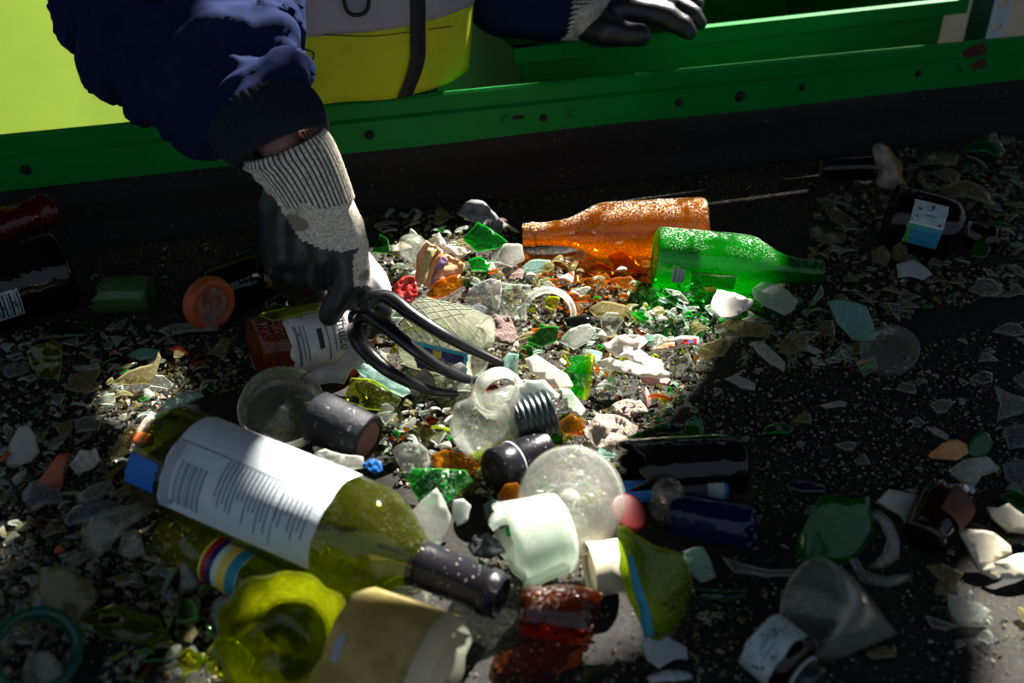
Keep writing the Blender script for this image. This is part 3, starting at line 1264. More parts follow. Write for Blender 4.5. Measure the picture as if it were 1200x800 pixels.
def fold(p, n):
    if (p - C(240, 60, .9)).length > .34:
        return .004 * noise.noise(p * 14)
    s = (p - C(318, 150, .8)).dot(ax1)
    q = p * 9
    w1 = abs(noise.noise(Vector((s * 26, q.x * .9 + q.z * .4, q.y * .6))))
    w2 = abs(noise.noise(Vector((s * 55, q.x * 1.8, q.z * 1.5)) + Vector((5, 3, 1))))
    ed = min(1.0, max(0.0, -s / .03))
    return ed * (.014 * (1 - w1 * 2.6) + .008 * (1 - w2 * 2.6) + .003 * noise.noise(p * 60)) - .005


o = blob('jacket', jb, .0055, 6, ['navy'], person, None, fold)
o['label'] = 'navy blue work jacket'


def ring_tube(rows, seg, disp=None, mi_fn=None, close=True):
    """rows: (centre, half-width vector, depth vector)"""
    v, f, mi = [], [], []
    for i, (c, hx, hy) in enumerate(rows):
        for j in range(seg):
            th = 2 * PI * j / seg
            g = 1 + (disp(i, th) if disp else 0)
            v.append(c + (hx * math.cos(th) + hy * math.sin(th)) * g)
    for i in range(len(rows) - 1):
        for j in range(seg):
            a, b = i * seg + j, i * seg + (j + 1) % seg
            f.append((a, b, b + seg, a + seg))
            mi.append(mi_fn(i, j) if mi_fn else 0)
    return v, f, mi


def rows_from_px(rows, sub=4, dep=.72):
    out = []
    R2 = []
    for (l, r, y) in rows:
        a, b = W(*l, y), W(*r, y)
        R2.append(((a + b) / 2, (b - a) / 2))
    for i in range(len(R2) - 1):
        for j in range(sub):
            t = j / sub
            p0, p1, p2, p3 = R2[max(i - 1, 0)], R2[i], R2[i + 1], R2[min(i + 2, len(R2) - 1)]
            cr = lambda q: .5 * ((2 * p1[q]) + (p2[q] - p0[q]) * t + (2 * p0[q] - 5 * p1[q] + 4 * p2[q] - p3[q]) * t * t + (3 * p1[q] - p0[q] - 3 * p2[q] + p3[q]) * t ** 3)
            out.append((cr(0), cr(1)))
    out.append(R2[-1])
    res = []
    for i, (c, hx) in enumerate(out):
        ax = (out[min(i + 1, len(out) - 1)][0] - out[max(i - 1, 0)][0])
        hy = ax.cross(hx).normalized() * hx.length * dep
        res.append((c, hx, hy))
    return res


def shrink(rows, k):
    return [(c, hx * k, hy * k) for c, hx, hy in rows]


# rib cuff of the sleeve
rows = rows_from_px([((258, 182), (362, 100), .81), ((266, 190), (370, 112), .80), ((274, 195), (377, 128), .79), ((281, 199), (383, 147), .785)], 4, .80)
rows = rows + [(rows[-1][0], rows[-1][1] * .93, rows[-1][2] * .93)] + shrink(rows[::-1], .84)[2:8]
v, f, mi = ring_tube(rows, 160, lambda i, th: .012 * math.cos(th * 44))
mk('sleeve_cuff', v, f, ['navyrib'], person)

# raking glove: ribbed wrist, cotton back, rubber-dipped palm and fingers
cot = [Vector(p) for p in [(285, 150), (440, 150), (440, 293), (430, 290), (400, 295), (375, 291), (352, 281), (336, 256), (322, 232), (316, 222)]]


def glove_mat(c, n):
    x, y = pix(c)
    if _inside(Vector((x, y)), cot) and n.y < .45:
        return 1
    if n.x > .55 and x > 414 and 285 < y < 335:
        return 1
    return 0


gb = []
for d in DG1:
    gb += chain(d, .3)
gb += palm1 + chain([C(350, 205, .79, 25), C(366, 232, .79, 30)])
o = blob('glove', gb, .0024, 9, ['nitrile', 'knit'], person, glove_mat, lambda p, n: .0009 * noise.noise(p * 70))
o['label'] = 'black rubber-dipped glove with cream knit back'
rowsA = rows_from_px([((286, 186), (379, 151), .79), ((286, 193), (388, 163), .79), ((297, 203), (397, 182), .79), ((310, 218), (406, 206), .79), ((323, 236), (415, 232), .79)], 5, .60)
rr0 = [(rowsA[0][0], rowsA[0][1] * .96, rowsA[0][2] * .96)]
rows = shrink(rowsA[:6], .90)[::-1] + rr0 + rowsA


def ribm(i, j):
    return 1 if j % 6 in (0, 1) else 0


v, f, mi = ring_tube(rows, 288, lambda i, th: .022 * math.cos((th - 2 * PI / 288) * 48 + PI) + (.03 * math.sin(i * 1.1) * (math.cos(th) < -.2) * min(1, -math.cos(th)) if 7 < i < 22 else 0), ribm)
gl = [c for c in person.children if c.name.startswith('glove')][0]
mk('knit_cuff', v, f, ['knit', 'knitd'], gl, mi)['label'] = 'ribbed cream knit cuff with black stripes'

# resting glove
gb = []
for d in DG2:
    gb += chain(d, .3)
gb += palm2
cot2 = [Vector(p) for p in [(640, -40), (712, -40), (716, 0), (700, 22), (680, 40), (668, 52), (640, 60)]]
o2 = blob('glove', gb, .0032, 5, ['nitrile', 'knit'], person, lambda c, n: 1 if _inside(Vector(pix(c)), cot2) else 0, lambda p, n: .001 * noise.noise(p * 60))
o2['label'] = 'black rubber-dipped glove resting on the tub rim'
A2 = [(W(646, 16, 1.35), W(668, 14, 1.345))]
c0, c1 = W(640, 14, 1.352), W(694, 12, 1.35)
rows = []
for i in range(15):
    t = i / 14
    c = c0.lerp(c1, t)
    ax = (c1 - c0).normalized()
    hz = Vector((0, 0, 1)).cross(ax).cross(ax).normalized() * -1
    hy = ax.cross(hz)
    r = .0365 + .003 * math.sin(t * 3)
    rows.append((c, hz * r, hy * r))
rows = shrink(rows[:5], .9)[::-1] + rows
v, f, mi = ring_tube(rows, 240, lambda i, th: .03 * math.cos(th * 40), lambda i, j: 1 if j % 6 in (0, 1) else 0)
mk('knit_cuff', v, f, ['knit', 'knitd'], o2, mi)['label'] = 'ribbed cream knit cuff with black stripes'

# vest
def sheet_on_torso(z0, z1, t0, t1, nz, nt, grow, th, full=False, zfun=None, wr=1.0):
    v = []
    for gg in (grow, grow - th):
        for i in range(nz + 1):
            for j in range(nt + 1):
                a = t0 + (t1 - t0) * j / nt
                zz = z0 + (z1 - z0) * i / nz
                if zfun:
                    zz += zfun(a) * (1 - i / nz)
                p = tor(zz, a, gg)
                q = tor(.2, a)
                p += TN * (.007 * wr * noise.noise(q * 14 + Vector((0, 0, zz * 5))) + .0025 * noise.noise(Vector((q.x * 40, q.y * 40, zz * 16))))
                v.append(p)
    f = []
    m = (nz + 1) * (nt + 1)
    for i in range(nz):
        for j in range(nt):
            a = i * (nt + 1) + j
            f.append((a, a + nt + 1, a + nt + 2, a + 1))
            f.append((m + a, m + a + 1, m + a + nt + 2, m + a + nt + 1))
    for j in range(nt):
        f.append((j, j + 1, m + j + 1, m + j))
        e = nz * (nt + 1) + j
        f.append((e, m + e, m + e + 1, e + 1))
    return v, f


v, f = sheet_on_torso(.1515, .47, 0, 2 * PI, 40, 160, .010, .004, zfun=lambda a: .0025 * math.sin(a * 5))
vest = mk('hi_vis_vest', v, f, ['hivis'], person)
v, f = sheet_on_torso(.238, .305, 0, 2 * PI, 10, 160, .0122, .0015, zfun=lambda a: .003 * math.sin(a * 3 + 1))
mk('reflective_band', v, f, ['reflect'], vest)
# zip: angle whose front point projects to x ~ 490
best = min((abs(pix(tor(.2, a, .012))[0] - 492), a) for a in [i * .01 for i in range(0, 314)])[1]
zv, zf = [], []
for i in range(41):
    zz = .1515 + .30 * i / 40
    aa = best + .02 * math.sin((zz - .15) * 14) + .11 * max(0, (.20 - zz) / .05) ** 1.5
    for k, (da, g) in enumerate(((-.052, .0135), (-.046, .0155), (.046, .0155), (.052, .0135))):
        q = tor(.2, aa + da)
        zv.append(tor(zz, aa + da, g) + TN * (.007 * noise.noise(q * 14 + Vector((0, 0, zz * 5))) + .0025 * noise.noise(Vector((q.x * 40, q.y * 40, zz * 16)))))
for i in range(40):
    for k in range(3):
        a = i * 4 + k
        zf.append((a, a + 1, a + 5, a + 4))
mk('zip', zv, zf, ['zipm'], vest)
def vest_line(pxs, w, mat, nm):
    pts = []
    for x, y in pxs:
        d = ray(x, y)
        bq = None
        for k in range(200):
            yy = .95 + k * .002
            p = EYE + d * (yy / d.y)
            z_ = p.z
            c, a, b = tor(z_, 0, ctr=True)
            if (p - c).dot(TN) < 0:
                break
            u, t = abs((p - c).dot(TD)) / (a + .0135), (p - c).dot(TN) / (b + .0135)
            if u ** 2.5 + t ** 2.5 < 1:
                bq = p
                break
        if bq is not None:
            q = tor(.2, best)
            pts.append(bq + TN * .002)
    if len(pts) > 1:
        v, f, mi = tube(pts, [w] * len(pts), 6, n=3)
        mk(nm, v, f, [mat], vest)


vest_line([(345, 54), (367, 61), (362, 74), (344, 66)], .0009, 'zipm', 'pocket_seam')
vest_line([(318, 33.5), (350, 38), (400, 41), (440, 41.5), (480, 37)], .0006, 'zipm', 'stitching')
vest_line([(502, 34), (530, 30), (562, 24)], .0006, 'zipm', 'stitching')
# d-ring on the band
best = min((abs(pix(tor(.25, a, .012))[0] - 417), a) for a in [i * .01 for i in range(0, 314)])[1]
c = tor(.268, best, .020)
pts = [c + TD * dx + Vector((0, 0, dz)) for dx, dz in ((-.013, .02), (-.013, 0), (-.008, -.009), (0, -.011), (.008, -.009), (.013, 0), (.013, .02), (0, .021), (-.013, .02))]
v, f, mi = tube(pts, [.0022] * len(pts), 10)
mk('d_ring', v, f, ['zipm'], vest)
# knitted hat, above the frame
hb = [(hd + Vector((0, .012, .045)), (.088, .104, .09, Matrix.Rotation(rad(-20), 3, 'X')))]
blob('knit_hat', hb, .006, 3, ['navyrib'], person)

# ================================================================== THE RAKE
fork = thing('hand_rake', 'black plastic hand rake with curved tines held in the gloved hand', 'hand rake', W(430, 372, .79) - Vector((0, 0, .03)))
hp = [C(392, 262, .84), C(415, 300, .822), C(437, 330, .805), C(446, 348, .797)]
v, f, mi = tube(hp, [.011, .0135, .014, .011], 20)
mk('handle', v, f, ['white'], fork)['label'] = 'pale plastic handle'
hb = [C(432, 372, .79, 21), C(425, 380, .79, 17), C(444, 362, .79, 17), C(447, 380, .79, 15), C(428, 388, .785, 15), C(418, 372, .788, 12)]
blob('rake_head', hb, .0025, 5, ['plastic'], fork)
for pts, rr_ in (
    ([(427, 362, .088), (438, 349, .094), (458, 350, .093), (482, 368, .086), (520, 392, .071), (558, 412, .052), (589, 426, .040)], 8.5),
    ([(422, 374, .080), (432, 370, .090), (452, 382, .090), (480, 405, .080), (515, 430, .062), (543, 443, .046), (565, 446, .036)], 8),
    ([(416, 384, .070), (418, 396, .078), (430, 412, .080), (452, 432, .072), (480, 448, .058), (510, 459, .044), (535, 461, .034)], 8),
):
    P = [Z(x, y, z) for x, y, z in pts]
    rs = [rr_ * 1.12 * k * mpp(P[0]) for k in (1.0, 1.1, 1.05, .95, .85, .75, .5)]
    v, f, mi = tube(P, rs, 14, flat=.85)
    mk('tine', v, f, ['plastic'], fork)

# ================================================================== BOTTLES AND OTHER LARGE PIECES
BT = 'bottle'
# amber beer bottle
b_, fr = bottle('amber_beer_bottle', 'intact amber long-neck beer bottle lying behind the green one, its top crusted with pale grit', BT, (829, 265), .038, (613, 275), .022, .0335, 'beer', 'amber')
# green beer bottle
b_, fr = bottle('green_beer_bottle', 'bright green beer bottle lying partly in front of the amber one, with a small barcode', BT, (766, 301), .037, (963, 319), .024, .0335, 'beer', 'green')
add_label(b_, fr, .0335, .018, .031, rad(170), rad(200), 'gpaper', [(.1, .3, .0, 1, 'gink'), (.5, .62, 0, 1, 'gink'), (.8, .9, 0, 1, 'gink')], lab='small grey barcode')
add_label(b_, fr, .0335, .038, .085, rad(172), rad(206), 'dgreen', [(.05 + .1 * i, .09 + .1 * i, .1, .9, 'shgreen') for i in range(9)], name='printed_text_panel')

# wine bottle with a white back label
b_, fr = bottle('wine_bottle', 'large olive-green wine bottle with a white back label and black neck capsule, lying in front', BT, (190, 532), .058, (586, 699), .034, .0405, 'wine', 'olive')
L = fr.L
w0, w1 = .115 * L, .565 * L
bars = [(.10 + .018 * i, .10 + .018 * i + wd, .62, .93, 'gink') for i, wd in enumerate((.007, .004, .011, .004, .006, .010, .004, .008, .004, .010))]
lines = []
rr_ = random.Random(3)
for i in range(13):
    lines.append((.36 + .028 * i, .368 + .028 * i, .50, .50 + rr_.uniform(.22, .40), 'gink'))
for i in range(7):
    lines.append((.745 + .03 * i, .753 + .03 * i, .56, .56 + rr_.uniform(.10, .30), 'gink'))
lines += [(.74, .745, .5, .93, 'gink'), (.01, .07, .50, 1, 'gpaper'), (.085, .092, .50, .99, 'paper'), (.0, .99, .485, .492, 'gink')]
add_label(b_, fr, .0405, w0, w1, rad(38), rad(182), 'paper', bars + lines,
          [('e', .0075, .085, .93, 90, 'gink')],
          jit=.0008, lab='white paper back label with a barcode and grey print')
add_label(b_, fr, .0405, .01 * L, .10 * L, rad(140), rad(172), 'bluep', jit=.001, name='blue_label_strip', lab='blue strip of the torn front label')
v, f, mi = lathe(fr, [(.775 * L, .0164), (.775 * L, .0170), (.80 * L, .0162), (.955 * L, .0148), (.962 * L, .0164), (.985 * L, .0164), (.99 * L, .0152), (1.004 * L, .0152), (1.004 * L, .012), (.985 * L, .0115)], 40,
                 disp=lambda x, th: .0003 * noise.noise(Vector((x * 200, th * 2, 0))))
mk('neck_capsule', v, f, ['foil'], b_)['label'] = 'black foil neck capsule'

# brown bottle lying under the raking hand
b_, fr = bottle('brown_label_bottle', 'brown bottle with a wet white text label lying just below the raking gloved hand', BT, (299, 411), .034, (436, 376), .032, .032, [(.0, 0), (.015, .8), (0, .9), (.02, .98), (.05, 1), (.80, 1), (.88, .95), (.95, .75), (1, .5)], glass('red_brown_glass', (.70, .34, .14), .16, (.62, .20, .06), grime=.2, tl_=.6, top=.3))
L = fr.L
add_label(b_, fr, .032, .22 * L, .76 * L, rad(85), rad(225), 'wpaper', [(.1, .14, .3, .8, 'gink'), (.18, .2, .3, .7, 'gink'), (.24, .26, .3, .75, 'gink'), (.42, .50, .38, .62, 'ink'), (.56, .58, .3, .8, 'gink'), (.66, .68, .35, .7, 'gink'), (.73, .745, .3, .7, 'gink')],
          [('Thuco', .013, .80, .50, -90, 'ink')], jit=.002, lab='wet white paper label with black print')
v, f, mi = lathe(fr, [(.105 * L, .0322), (.108 * L, .0329), (.118 * L, .0329), (.121 * L, .0322)], 44)
mk('base_ring', v, f, ['dbrown'], b_)

# brown bottle far right with a blue and white label
b_, fr = bottle('brown_round_bottle', 'dark brown round-shouldered bottle with a white, green and blue label, lying near the pale lump', BT, (1040, 252), .040, (1168, 283), .024, .038,
                [(.0, 0), (.015, .8), (0, .9), (.02, .98), (.05, 1), (.48, 1), (.60, .90), (.67, .62), (.71, .44), (.86, .42), (.865, .48), (.95, .48), (.96, .43), (1, .42)], 'dbrown')
L = fr.L
add_label(b_, fr, .038, .16 * L, .46 * L, rad(118), rad(196), 'gpaper', [(0, 1, .0, .52, 'spaper'), (.0, .16, .55, 1, 'grnp'), (.14, 1, .55, 1, 'tealp'), (.12, .95, .86, .90, 'bluep'), (0, 1, .51, .54, 'palep'), (.42, .60, .18, .21, 'gink'), (.40, .72, .30, .34, 'gink')],
          [('vriedt', .0135, .52, .71, 0, 'bluep')], jit=.001, lab='white label with a green and blue band')
v, f, mi = lathe(fr, [(.70 * L, .0166), (.70 * L, .0175), (.715 * L, .0175), (.715 * L, .0166)], 36)
mk('neck_ring', v, f, ['gpaper'], b_)['label'] = 'pale paper ring round the neck'

# dark bottle at the left margin, with a barcode
b_, fr = bottle('black_glass_bottle', 'thick black glass bottle with a barcode label, in deep shade at the left margin', BT, (76, 313), .043, (-120, 372), .04, .043,
                [(.0, 0), (.012, .8), (0, .88), (.02, .98), (.05, 1), (.66, 1), (.76, .8), (.84, .5), (1, .42)], 'black')
add_label(b_, fr, .043, .056, .084, rad(-22), rad(18), 'spaper', [(.05 + .12 * i, .05 + .12 * i + wd, .08, .92, 'ink') for i, wd in enumerate((.05, .03, .07, .03, .05, .07, .03, .05))], lab='barcode label')
b_, fr = bottle('red_neck_piece', 'dark red glass bottle neck leaning above the black bottle at the left margin', 'broken bottle', (-50, 282), .096, (60, 245), .086, .019,
                [(0, .9), (.3, 1), (.6, .95), (.86, .85), (.87, .98), (.98, .98), (1, .85)], 'red', sm=0)

# broken bottle with a clay-orange base disc
b_, fr = bottle('broken_jar_base', 'orange-rimmed round base of a broken bottle, left of the brown bottle under the hand', 'broken bottle', (247, 356), .030, (212, 340), .026, .025,
                [(0, 0), (0, .75), (.04, .97), (.16, 1), (.30, .92)], 'dbrown', jag=jagf(5, .008), jag_n=.1)
v, f, mi = lathe(fr, smooth_prof([(-.004, .018), (-.006, .022), (-.004, .0265), (.003, .0285), (.008, .0275), (.009, .026)], 1), 40)
mk('rim', v, f, ['orange'], b_)['label'] = 'orange clay rim'
v, f, mi = lathe(fr, [(-.001, 0), (-.0015, .010), (-.0035, .012), (-.002, .021)], 30, disp=lambda x, th: .0015 * math.sin(3 * th))
mk('base_disc', v, f, ['pinkb'], b_)['label'] = 'dusty pink base'

# dark green neck piece in the shade
b_, fr = bottle('green_tumbler_piece', 'pale green bottle end alone in shade between the black bottle and the orange base', 'broken bottle', (178, 344), .022, (118, 346), .022, .020,
                [(0, 0), (0, .8), (.04, 1), (.7, .98), (1, .95)], glass('pale_green_glass', (.62, .82, .50), .20, (.30, .48, .20), grime=.3), jag=jagf(9, .006), jag_n=.6)
b_, fr = bottle('long_dark_bottle', 'long almost black bottle in the deepest shade behind the brown label bottle', BT, (312, 322), .03, (215, 358), .016, .028, 'wine', 'black')

# navy capsule neck
b_, fr = bottle('capsule_neck', 'broken neck in a crumpled navy capsule with a pink cork, behind the wine bottle', 'broken bottle', (372, 488), .040, (432, 516), .034, .0205,
                [(0, .95), (.5, 1), (1, .97)], 'dgreen', sm=0)
L = fr.L
v, f, mi = lathe(fr, [(-.002, .0195), (.0, .0215), (.3 * L, .0222), (.6 * L, .0212), (.97 * L, .0215), (1.0 * L, .020), (1.0 * L, .0165)], 44, disp=lambda x, th: .0011 * noise.noise(Vector((x * 90, 2.4 * math.cos(th), 2.4 * math.sin(th)))))
mk('capsule', v, f, ['capbl'], b_)['label'] = 'crumpled navy capsule'
v, f, mi = lathe(fr, [(.9 * L, .0165), (.985 * L, .016), (.99 * L, .009), (.975 * L, 0)], 30, disp=lambda x, th: .001 * noise.noise(Vector((x * 90, 3 * math.cos(th), 3 * math.sin(th)))))
mk('cork', v, f, ['cork'], b_)['label'] = 'pink-stained cork'

# clear round jar base next to it
def rnd(name, label, cat, px, py, z, nrm, R, prof, mat, **kw):
    return disc(name, label, cat, Z(px, py, z), nrm, prof, R, mat, **kw)


rt = thing('clear_bottle_base', 'round clear bottle bottom with a frosted rim, between the wine bottle and brown label bottle', 'broken bottle', Z(333, 486, .01))
fr = Fr(Z(333, 486, .026), Z(333, 486, .026) + Vector((.15, -.62, 1)).normalized() * .03)
v, f, mi = lathe(fr, smooth_prof([(.012, 0), (.010, .016), (.000, .022), (-.001, .030), (.004, .034), (.018, .036), (.026, .035), (.018, .0335), (.008, .031), (.006, .020), (.015, 0)], 1), 48)
mk('body', v, f, ['haze'], rt)
v, f, mi = lathe(fr, [(.006, .034), (.008, .0366), (.016, .0372), (.018, .0355)], 48, rad(60), rad(330))
mk('rim_band', v, f, ['lit'], rt)
keep(fr.a, .034)

# bulbous clear decanter piece and the black ribbed cap
rt = thing('round_flask', 'broken round clear flask with a yellowish bottom, standing below the tine tips', 'flask', Z(574, 500, .0))
c = Z(577, 494, .034)
fr = Fr(c - Vector((-.3, .55, .75)).normalized() * .034, c + Vector((-.3, .55, .75)).normalized() * .034)
pr = [(.034 - .034 * math.cos(a), max(.036 * math.sin(a), 0)) for a in [PI * i / 16 for i in range(0, 13)]]
jg = jagf(21, .006)
v, f, mi = lathe(fr, pr + [(x, max(r - .0022, 0)) for x, r in reversed(pr)], 44)
mk('body', v, f, ['clear'], rt)
v, f, mi = lathe(fr, [(x + .001, max(r - .0028, 0)) for x, r in pr[:6]], 40)
mk('residue', v, f, ['yellow'], rt)['label'] = 'yellow-green residue in the bottom'
keep(c, .034)
rt = thing('ring_neck', 'clear glass ring of a broken jar mouth leaning behind the round flask', 'broken jar', Z(590, 462, .02))
fr = Fr(Z(588, 465, .045), Z(588, 465, .045) + Vector((-.35, -.5, .8)).normalized() * .016)
v, f, mi = lathe(fr, smooth_prof([(0, .017), (0, .021), (.006, .0225), (.012, .0215), (.016, .021), (.016, .018), (.008, .017), (0, .017)], 1), 36)
mk('mouth', v, f, ['lit'], rt)

b_, fr = bottle('ribbed_cap_bottle', 'olive bottle neck closed by a black ribbed screw cap, next to the round flask', 'bottle', (598, 497), .040, (645, 481), .046, .0165,
                [(0, .9), (.4, 1), (1, 1)], 'olive', sm=0)
L = fr.L
v, f, mi = lathe(fr, [(.08 * L, .0172), (.08 * L, .0192), (.16 * L, .0195)] + [(.16 * L + .82 * L * i / 24, .0196 - (.0011 if i % 4 in (1, 2) else 0)) for i in range(25)] + [(1.0 * L, .0195), (1.03 * L, .018), (1.03 * L, 0)], 48)
mk('screw_cap', v, f, ['cap'], b_)['label'] = 'black ribbed screw cap'
v, f, mi = lathe(fr, [(-.05 * L, .0172), (.07 * L, .0182), (.07 * L, .017)], 40)
mk('collar', v, f, ['lit'], b_)

b_, fr = bottle('black_capped_neck', 'bottle neck in a dusty black capsule with a pale ring, behind the goblet foot', 'bottle', (637, 528), .026, (578, 553), .030, .0165,
                [(0, 1), (.5, 1), (1, .98)], 'black', sm=0)
L = fr.L
v, f, mi = lathe(fr, [(0, .0175), (.60 * L, .0178), (.62 * L, .0172), (.66 * L, .0185), (.95 * L, .0185), (1.0 * L, .0165), (1.01 * L, .010), (.99 * L, 0)], 40, disp=lambda x, th: .0005 * noise.noise(Vector((x * 120, 2 * math.cos(th), 2 * math.sin(th)))))
mk('capsule', v, f, ['foil'], b_)['label'] = 'dusty black capsule'
v, f, mi = lathe(fr, [(.60 * L, .0176), (.61 * L, .0188), (.635 * L, .0188), (.645 * L, .0176)], 40)
mk('ring', v, f, ['gpaper'], b_)['label'] = 'pale ring'

# glass foot of a goblet
rt = thing('goblet_foot', 'large round clear goblet foot, dusty white in the sun, in the pile centre', 'broken glass', Z(668, 600, .01))
nf = Vector((.22, -.72, .66)).normalized()
cf = Z(671, 586, .050)
fr = Fr(cf, cf + nf * .02)
v, f, mi = lathe(fr, smooth_prof([(.008, 0), (.0075, .010), (.003, .020), (.0, .0345), (-.0012, .0385), (-.0025, .0395), (-.0038, .0385), (-.003, .034), (0.0, .018), (-.004, .009), (-.018, .0055), (-.020, .0)], 1), 64)
mk('foot', v, f, ['lit'], rt)
v, f, mi = lathe(fr, [(-.0030, .0375), (-.0015, .0402), (.0008, .0402), (.0012, .0378)], 64)
mk('rim', v, f, ['clear'], rt)
keep(cf, .03)

# frosted white cup lying against it
b_, fr = bottle('frosted_cup', 'frosted white broken glass tumbler lying on its side beside the goblet foot', 'tumbler', (660, 622), .034, (600, 640), .034, .030,
                [(0, 0), (0, .85), (.05, .98), (.5, 1), (1, 1.08)], glass('frosted_tumbler_glass', (.86, .92, .87), .42, (.85, .88, .82), rough=.12, grime=.25), jag=jagf(31, .008), jag_n=.55, wall=.003)
# green crate-like striped neck and clear shards stay in the shard list below

# brown threaded neck
b_, fr = bottle('brown_threaded_neck', 'brown threaded bottle neck on the bare belt beside the tip of the wine bottle', 'broken bottle', (610, 714), .022, (692, 722), .020, .0185,
                [(0, .80), (.04, .86), (.10, .98), (.15, .86), (.22, .99), (.28, .88), (.33, .92), (.5, 1.02), (.8, 1.05), (1, .95)], 'brown', sm=0, jag=jagf(41, .007), jag_n=.7)

# big olive-green curved piece with blue label
WALLP = [(724, 618), (732, 614), (746, 622), (770, 634), (797, 644), (806, 660), (812, 684), (806, 712), (790, 732), (770, 744), (752, 722), (738, 696), (726, 664)]
gw = glass('sparkling_olive_glass', (.56, .70, .07), .04, (.30, .42, .02), grime=.6, tl_=.7, sc_=2.2)
gwo, gc, gn, gU, gV = shard('green_bottle_wall', 'large upright olive-green bottle wall with a blue label strip, in front of the goblet foot', 'broken bottle', WALLP, gw, base=.004, tilt=68, side=-12, bulge=.42, axis=0, th=.0035, edge=EDGE['olive'])
shard('label_strip', None, None, [(737, 640), (744, 642), (752, 672), (764, 704), (768, 734), (757, 738), (752, 708), (742, 672)], 'tealp', base=.012, tilt=68, side=-12, bulge=.1, th=.0006, parent=gwo, part='label_strip', keepr=0)
for o in gwo.children:
    o.location = gn * .012
    o['label'] = 'blue strip of torn label'

# dark wine bottle body right of it
b_, fr = bottle('dark_lying_bottle', 'almost black broken bottle body lying on its side right of the pile centre', 'bottle', (868, 543), .026, (738, 551), .026, .025,
                [(0, 0), (.01, .8), (0, .9), (.03, 1), (.9, 1), (1, .98)], 'black', jag=jagf(61, .014), jag_n=.7)
b_, fr = bottle('violet_bottle_piece', 'deep violet-blue bottle piece lying in shade in front of the almost black bottle body', 'broken bottle', (786, 600), .019, (880, 618), .019, .0172,
                [(0, .96), (.12, 1), (.14, .97), (.17, 1), (.30, 1), (.32, .97), (.35, 1), (.9, 1), (1, .97)], 'blue', sm=0, jag=jagf(71, .005), jag_n=.8)
# narrow label tube
b_, fr = bottle('label_tube', 'thin tube with blue, grey and pale bands, squeezed beside the violet-blue bottle piece', 'tube', (728, 576), .020, (851, 573), .020, .0085,
                [(0, 0), (0, .9), (.02, 1), (.98, 1), (1, .9), (1, 0)], 'bluep', part='tube', sm=0)
L = fr.L
v, f, mi = lathe(fr, [(.30 * L, .0087), (.30 * L, .0091), (.80 * L, .0091), (.80 * L, .0087)], 30)
mk('grey_band', v, f, [solid('dim_grey_print', (.05, .045, .05), None, .5)], b_)
v, f, mi = lathe(fr, [(.80 * L, .0087), (.80 * L, .0093), (.96 * L, .0093), (.96 * L, .0087)], 30)
mk('pale_band', v, f, ['spaper'], b_)['label'] = 'pale speckled band'
o, fr = rnd('clear_bulb_stopper', 'small dusty clear glass stopper standing upright between the label tube and the violet bottle', 'stopper', 778, 600, .010, (.05, -.15, 1), .0125,
            [(0, 0), (0, .8), (.2, 1), (1.4, 1.08), (2.1, .95), (2.6, .6), (2.75, 0)], 'haze')
o, fr = rnd('red_bottle_cap', 'dark red bottle cap half hidden behind the goblet foot', 'bottle cap', 731, 605, .022, (.4, -.3, .9), .016, [(0, 0), (.0, .9), (.1, 1), (.5, .96), (.55, .8), (.55, 0)], solid('dark_red_lacquer', (.16, .008, .008), (.11, .006, .006), .4), disp=lambda x, th: .0006 * math.cos(21 * th) if x < .006 else 0, sm=0)

# beige stub
b_, fr = bottle('beige_neck_stub', 'short beige ceramic bottle neck between the frosted tumbler and the olive-green wall piece', 'broken bottle', (690, 668), .02, (727, 662), .02, .020,
                [(0, 1), (.5, .94), (1, .95)], 'cream', sm=0, wall=.004)

# brown little bottle with pale label
b_, fr = bottle('brown_medicine_bottle', 'small brown bottle with a pale speckled label, near the lower edge beside the clear cone', BT, (890, 748), .0215, (955, 801), .018, .0205,
                [(0, 0), (.0, .88), (.04, 1), (.60, 1), (.70, .9), (.76, .62), (.78, .5), (1, .5)], 'dbrown')
L = fr.L
add_label(b_, fr, .0205, .03 * L, .55 * L, rad(40), rad(215), 'spaper', [(.3, .33, .3, .5, 'gink'), (.4, .43, .35, .6, 'gink'), (.6, .63, .45, .7, 'gink')], [], jit=.0008, lab='pale speckled paper label')
v, f, mi = lathe(fr, [(.76 * L, .0108), (.76 * L, .0132), (.80 * L, .0134), (.80 * L, .0108)], 36)
mk('neck_ring', v, f, ['gpaper'], b_)['label'] = 'pale neck ring'
v, f, mi = lathe(fr, [(.80 * L, .0106), (.81 * L, .0116), (1.02 * L, .0116), (1.04 * L, .0106), (1.04 * L, 0)], 36)
mk('cap', v, f, ['cap'], b_)['label'] = 'black cap'

# clear cone on the right
b_, fr = bottle('clear_cone_glass', 'clear glass cone with an oval mouth, lying alone near the lower edge', 'broken glass', (950, 712), .034, (1050, 742), .006, .034,
                [(0, .97), (.03, 1), (.25, .90), (.6, .50), (.9, .14), (1, .04)], 'clear', wall=.002)
v, f, mi = lathe(fr, [(-.001, .0305), (-.002, .0322), (.0, .0344), (.003, .0332)], 48)
mk('rim', v, f, ['clear'], b_)

# brown broken neck further right
b_, fr = bottle('brown_shoulder_piece', 'broken brown bottle end with a rust-coloured film, standing askew beside the white frosted slab', 'broken bottle', (1080, 634), .018, (1110, 582), .028, .0165,
                [(0, 0), (0, .6), (.04, .9), (.12, 1), (.2, .9), (.3, 1.05), (1, 1.25)], 'dbrown', jag=jagf(81, .012), jag_n=.4)
v, f, mi = lathe(fr, [(.40 * fr.L, .0200), (.9 * fr.L, .0222), (.9 * fr.L, .0216)], 24, rad(100), rad(190))
mk('film', v, f, [solid('rusty_film', (.16, .05, .02), (.07, .02, .01), .7, 90, .6)], b_)

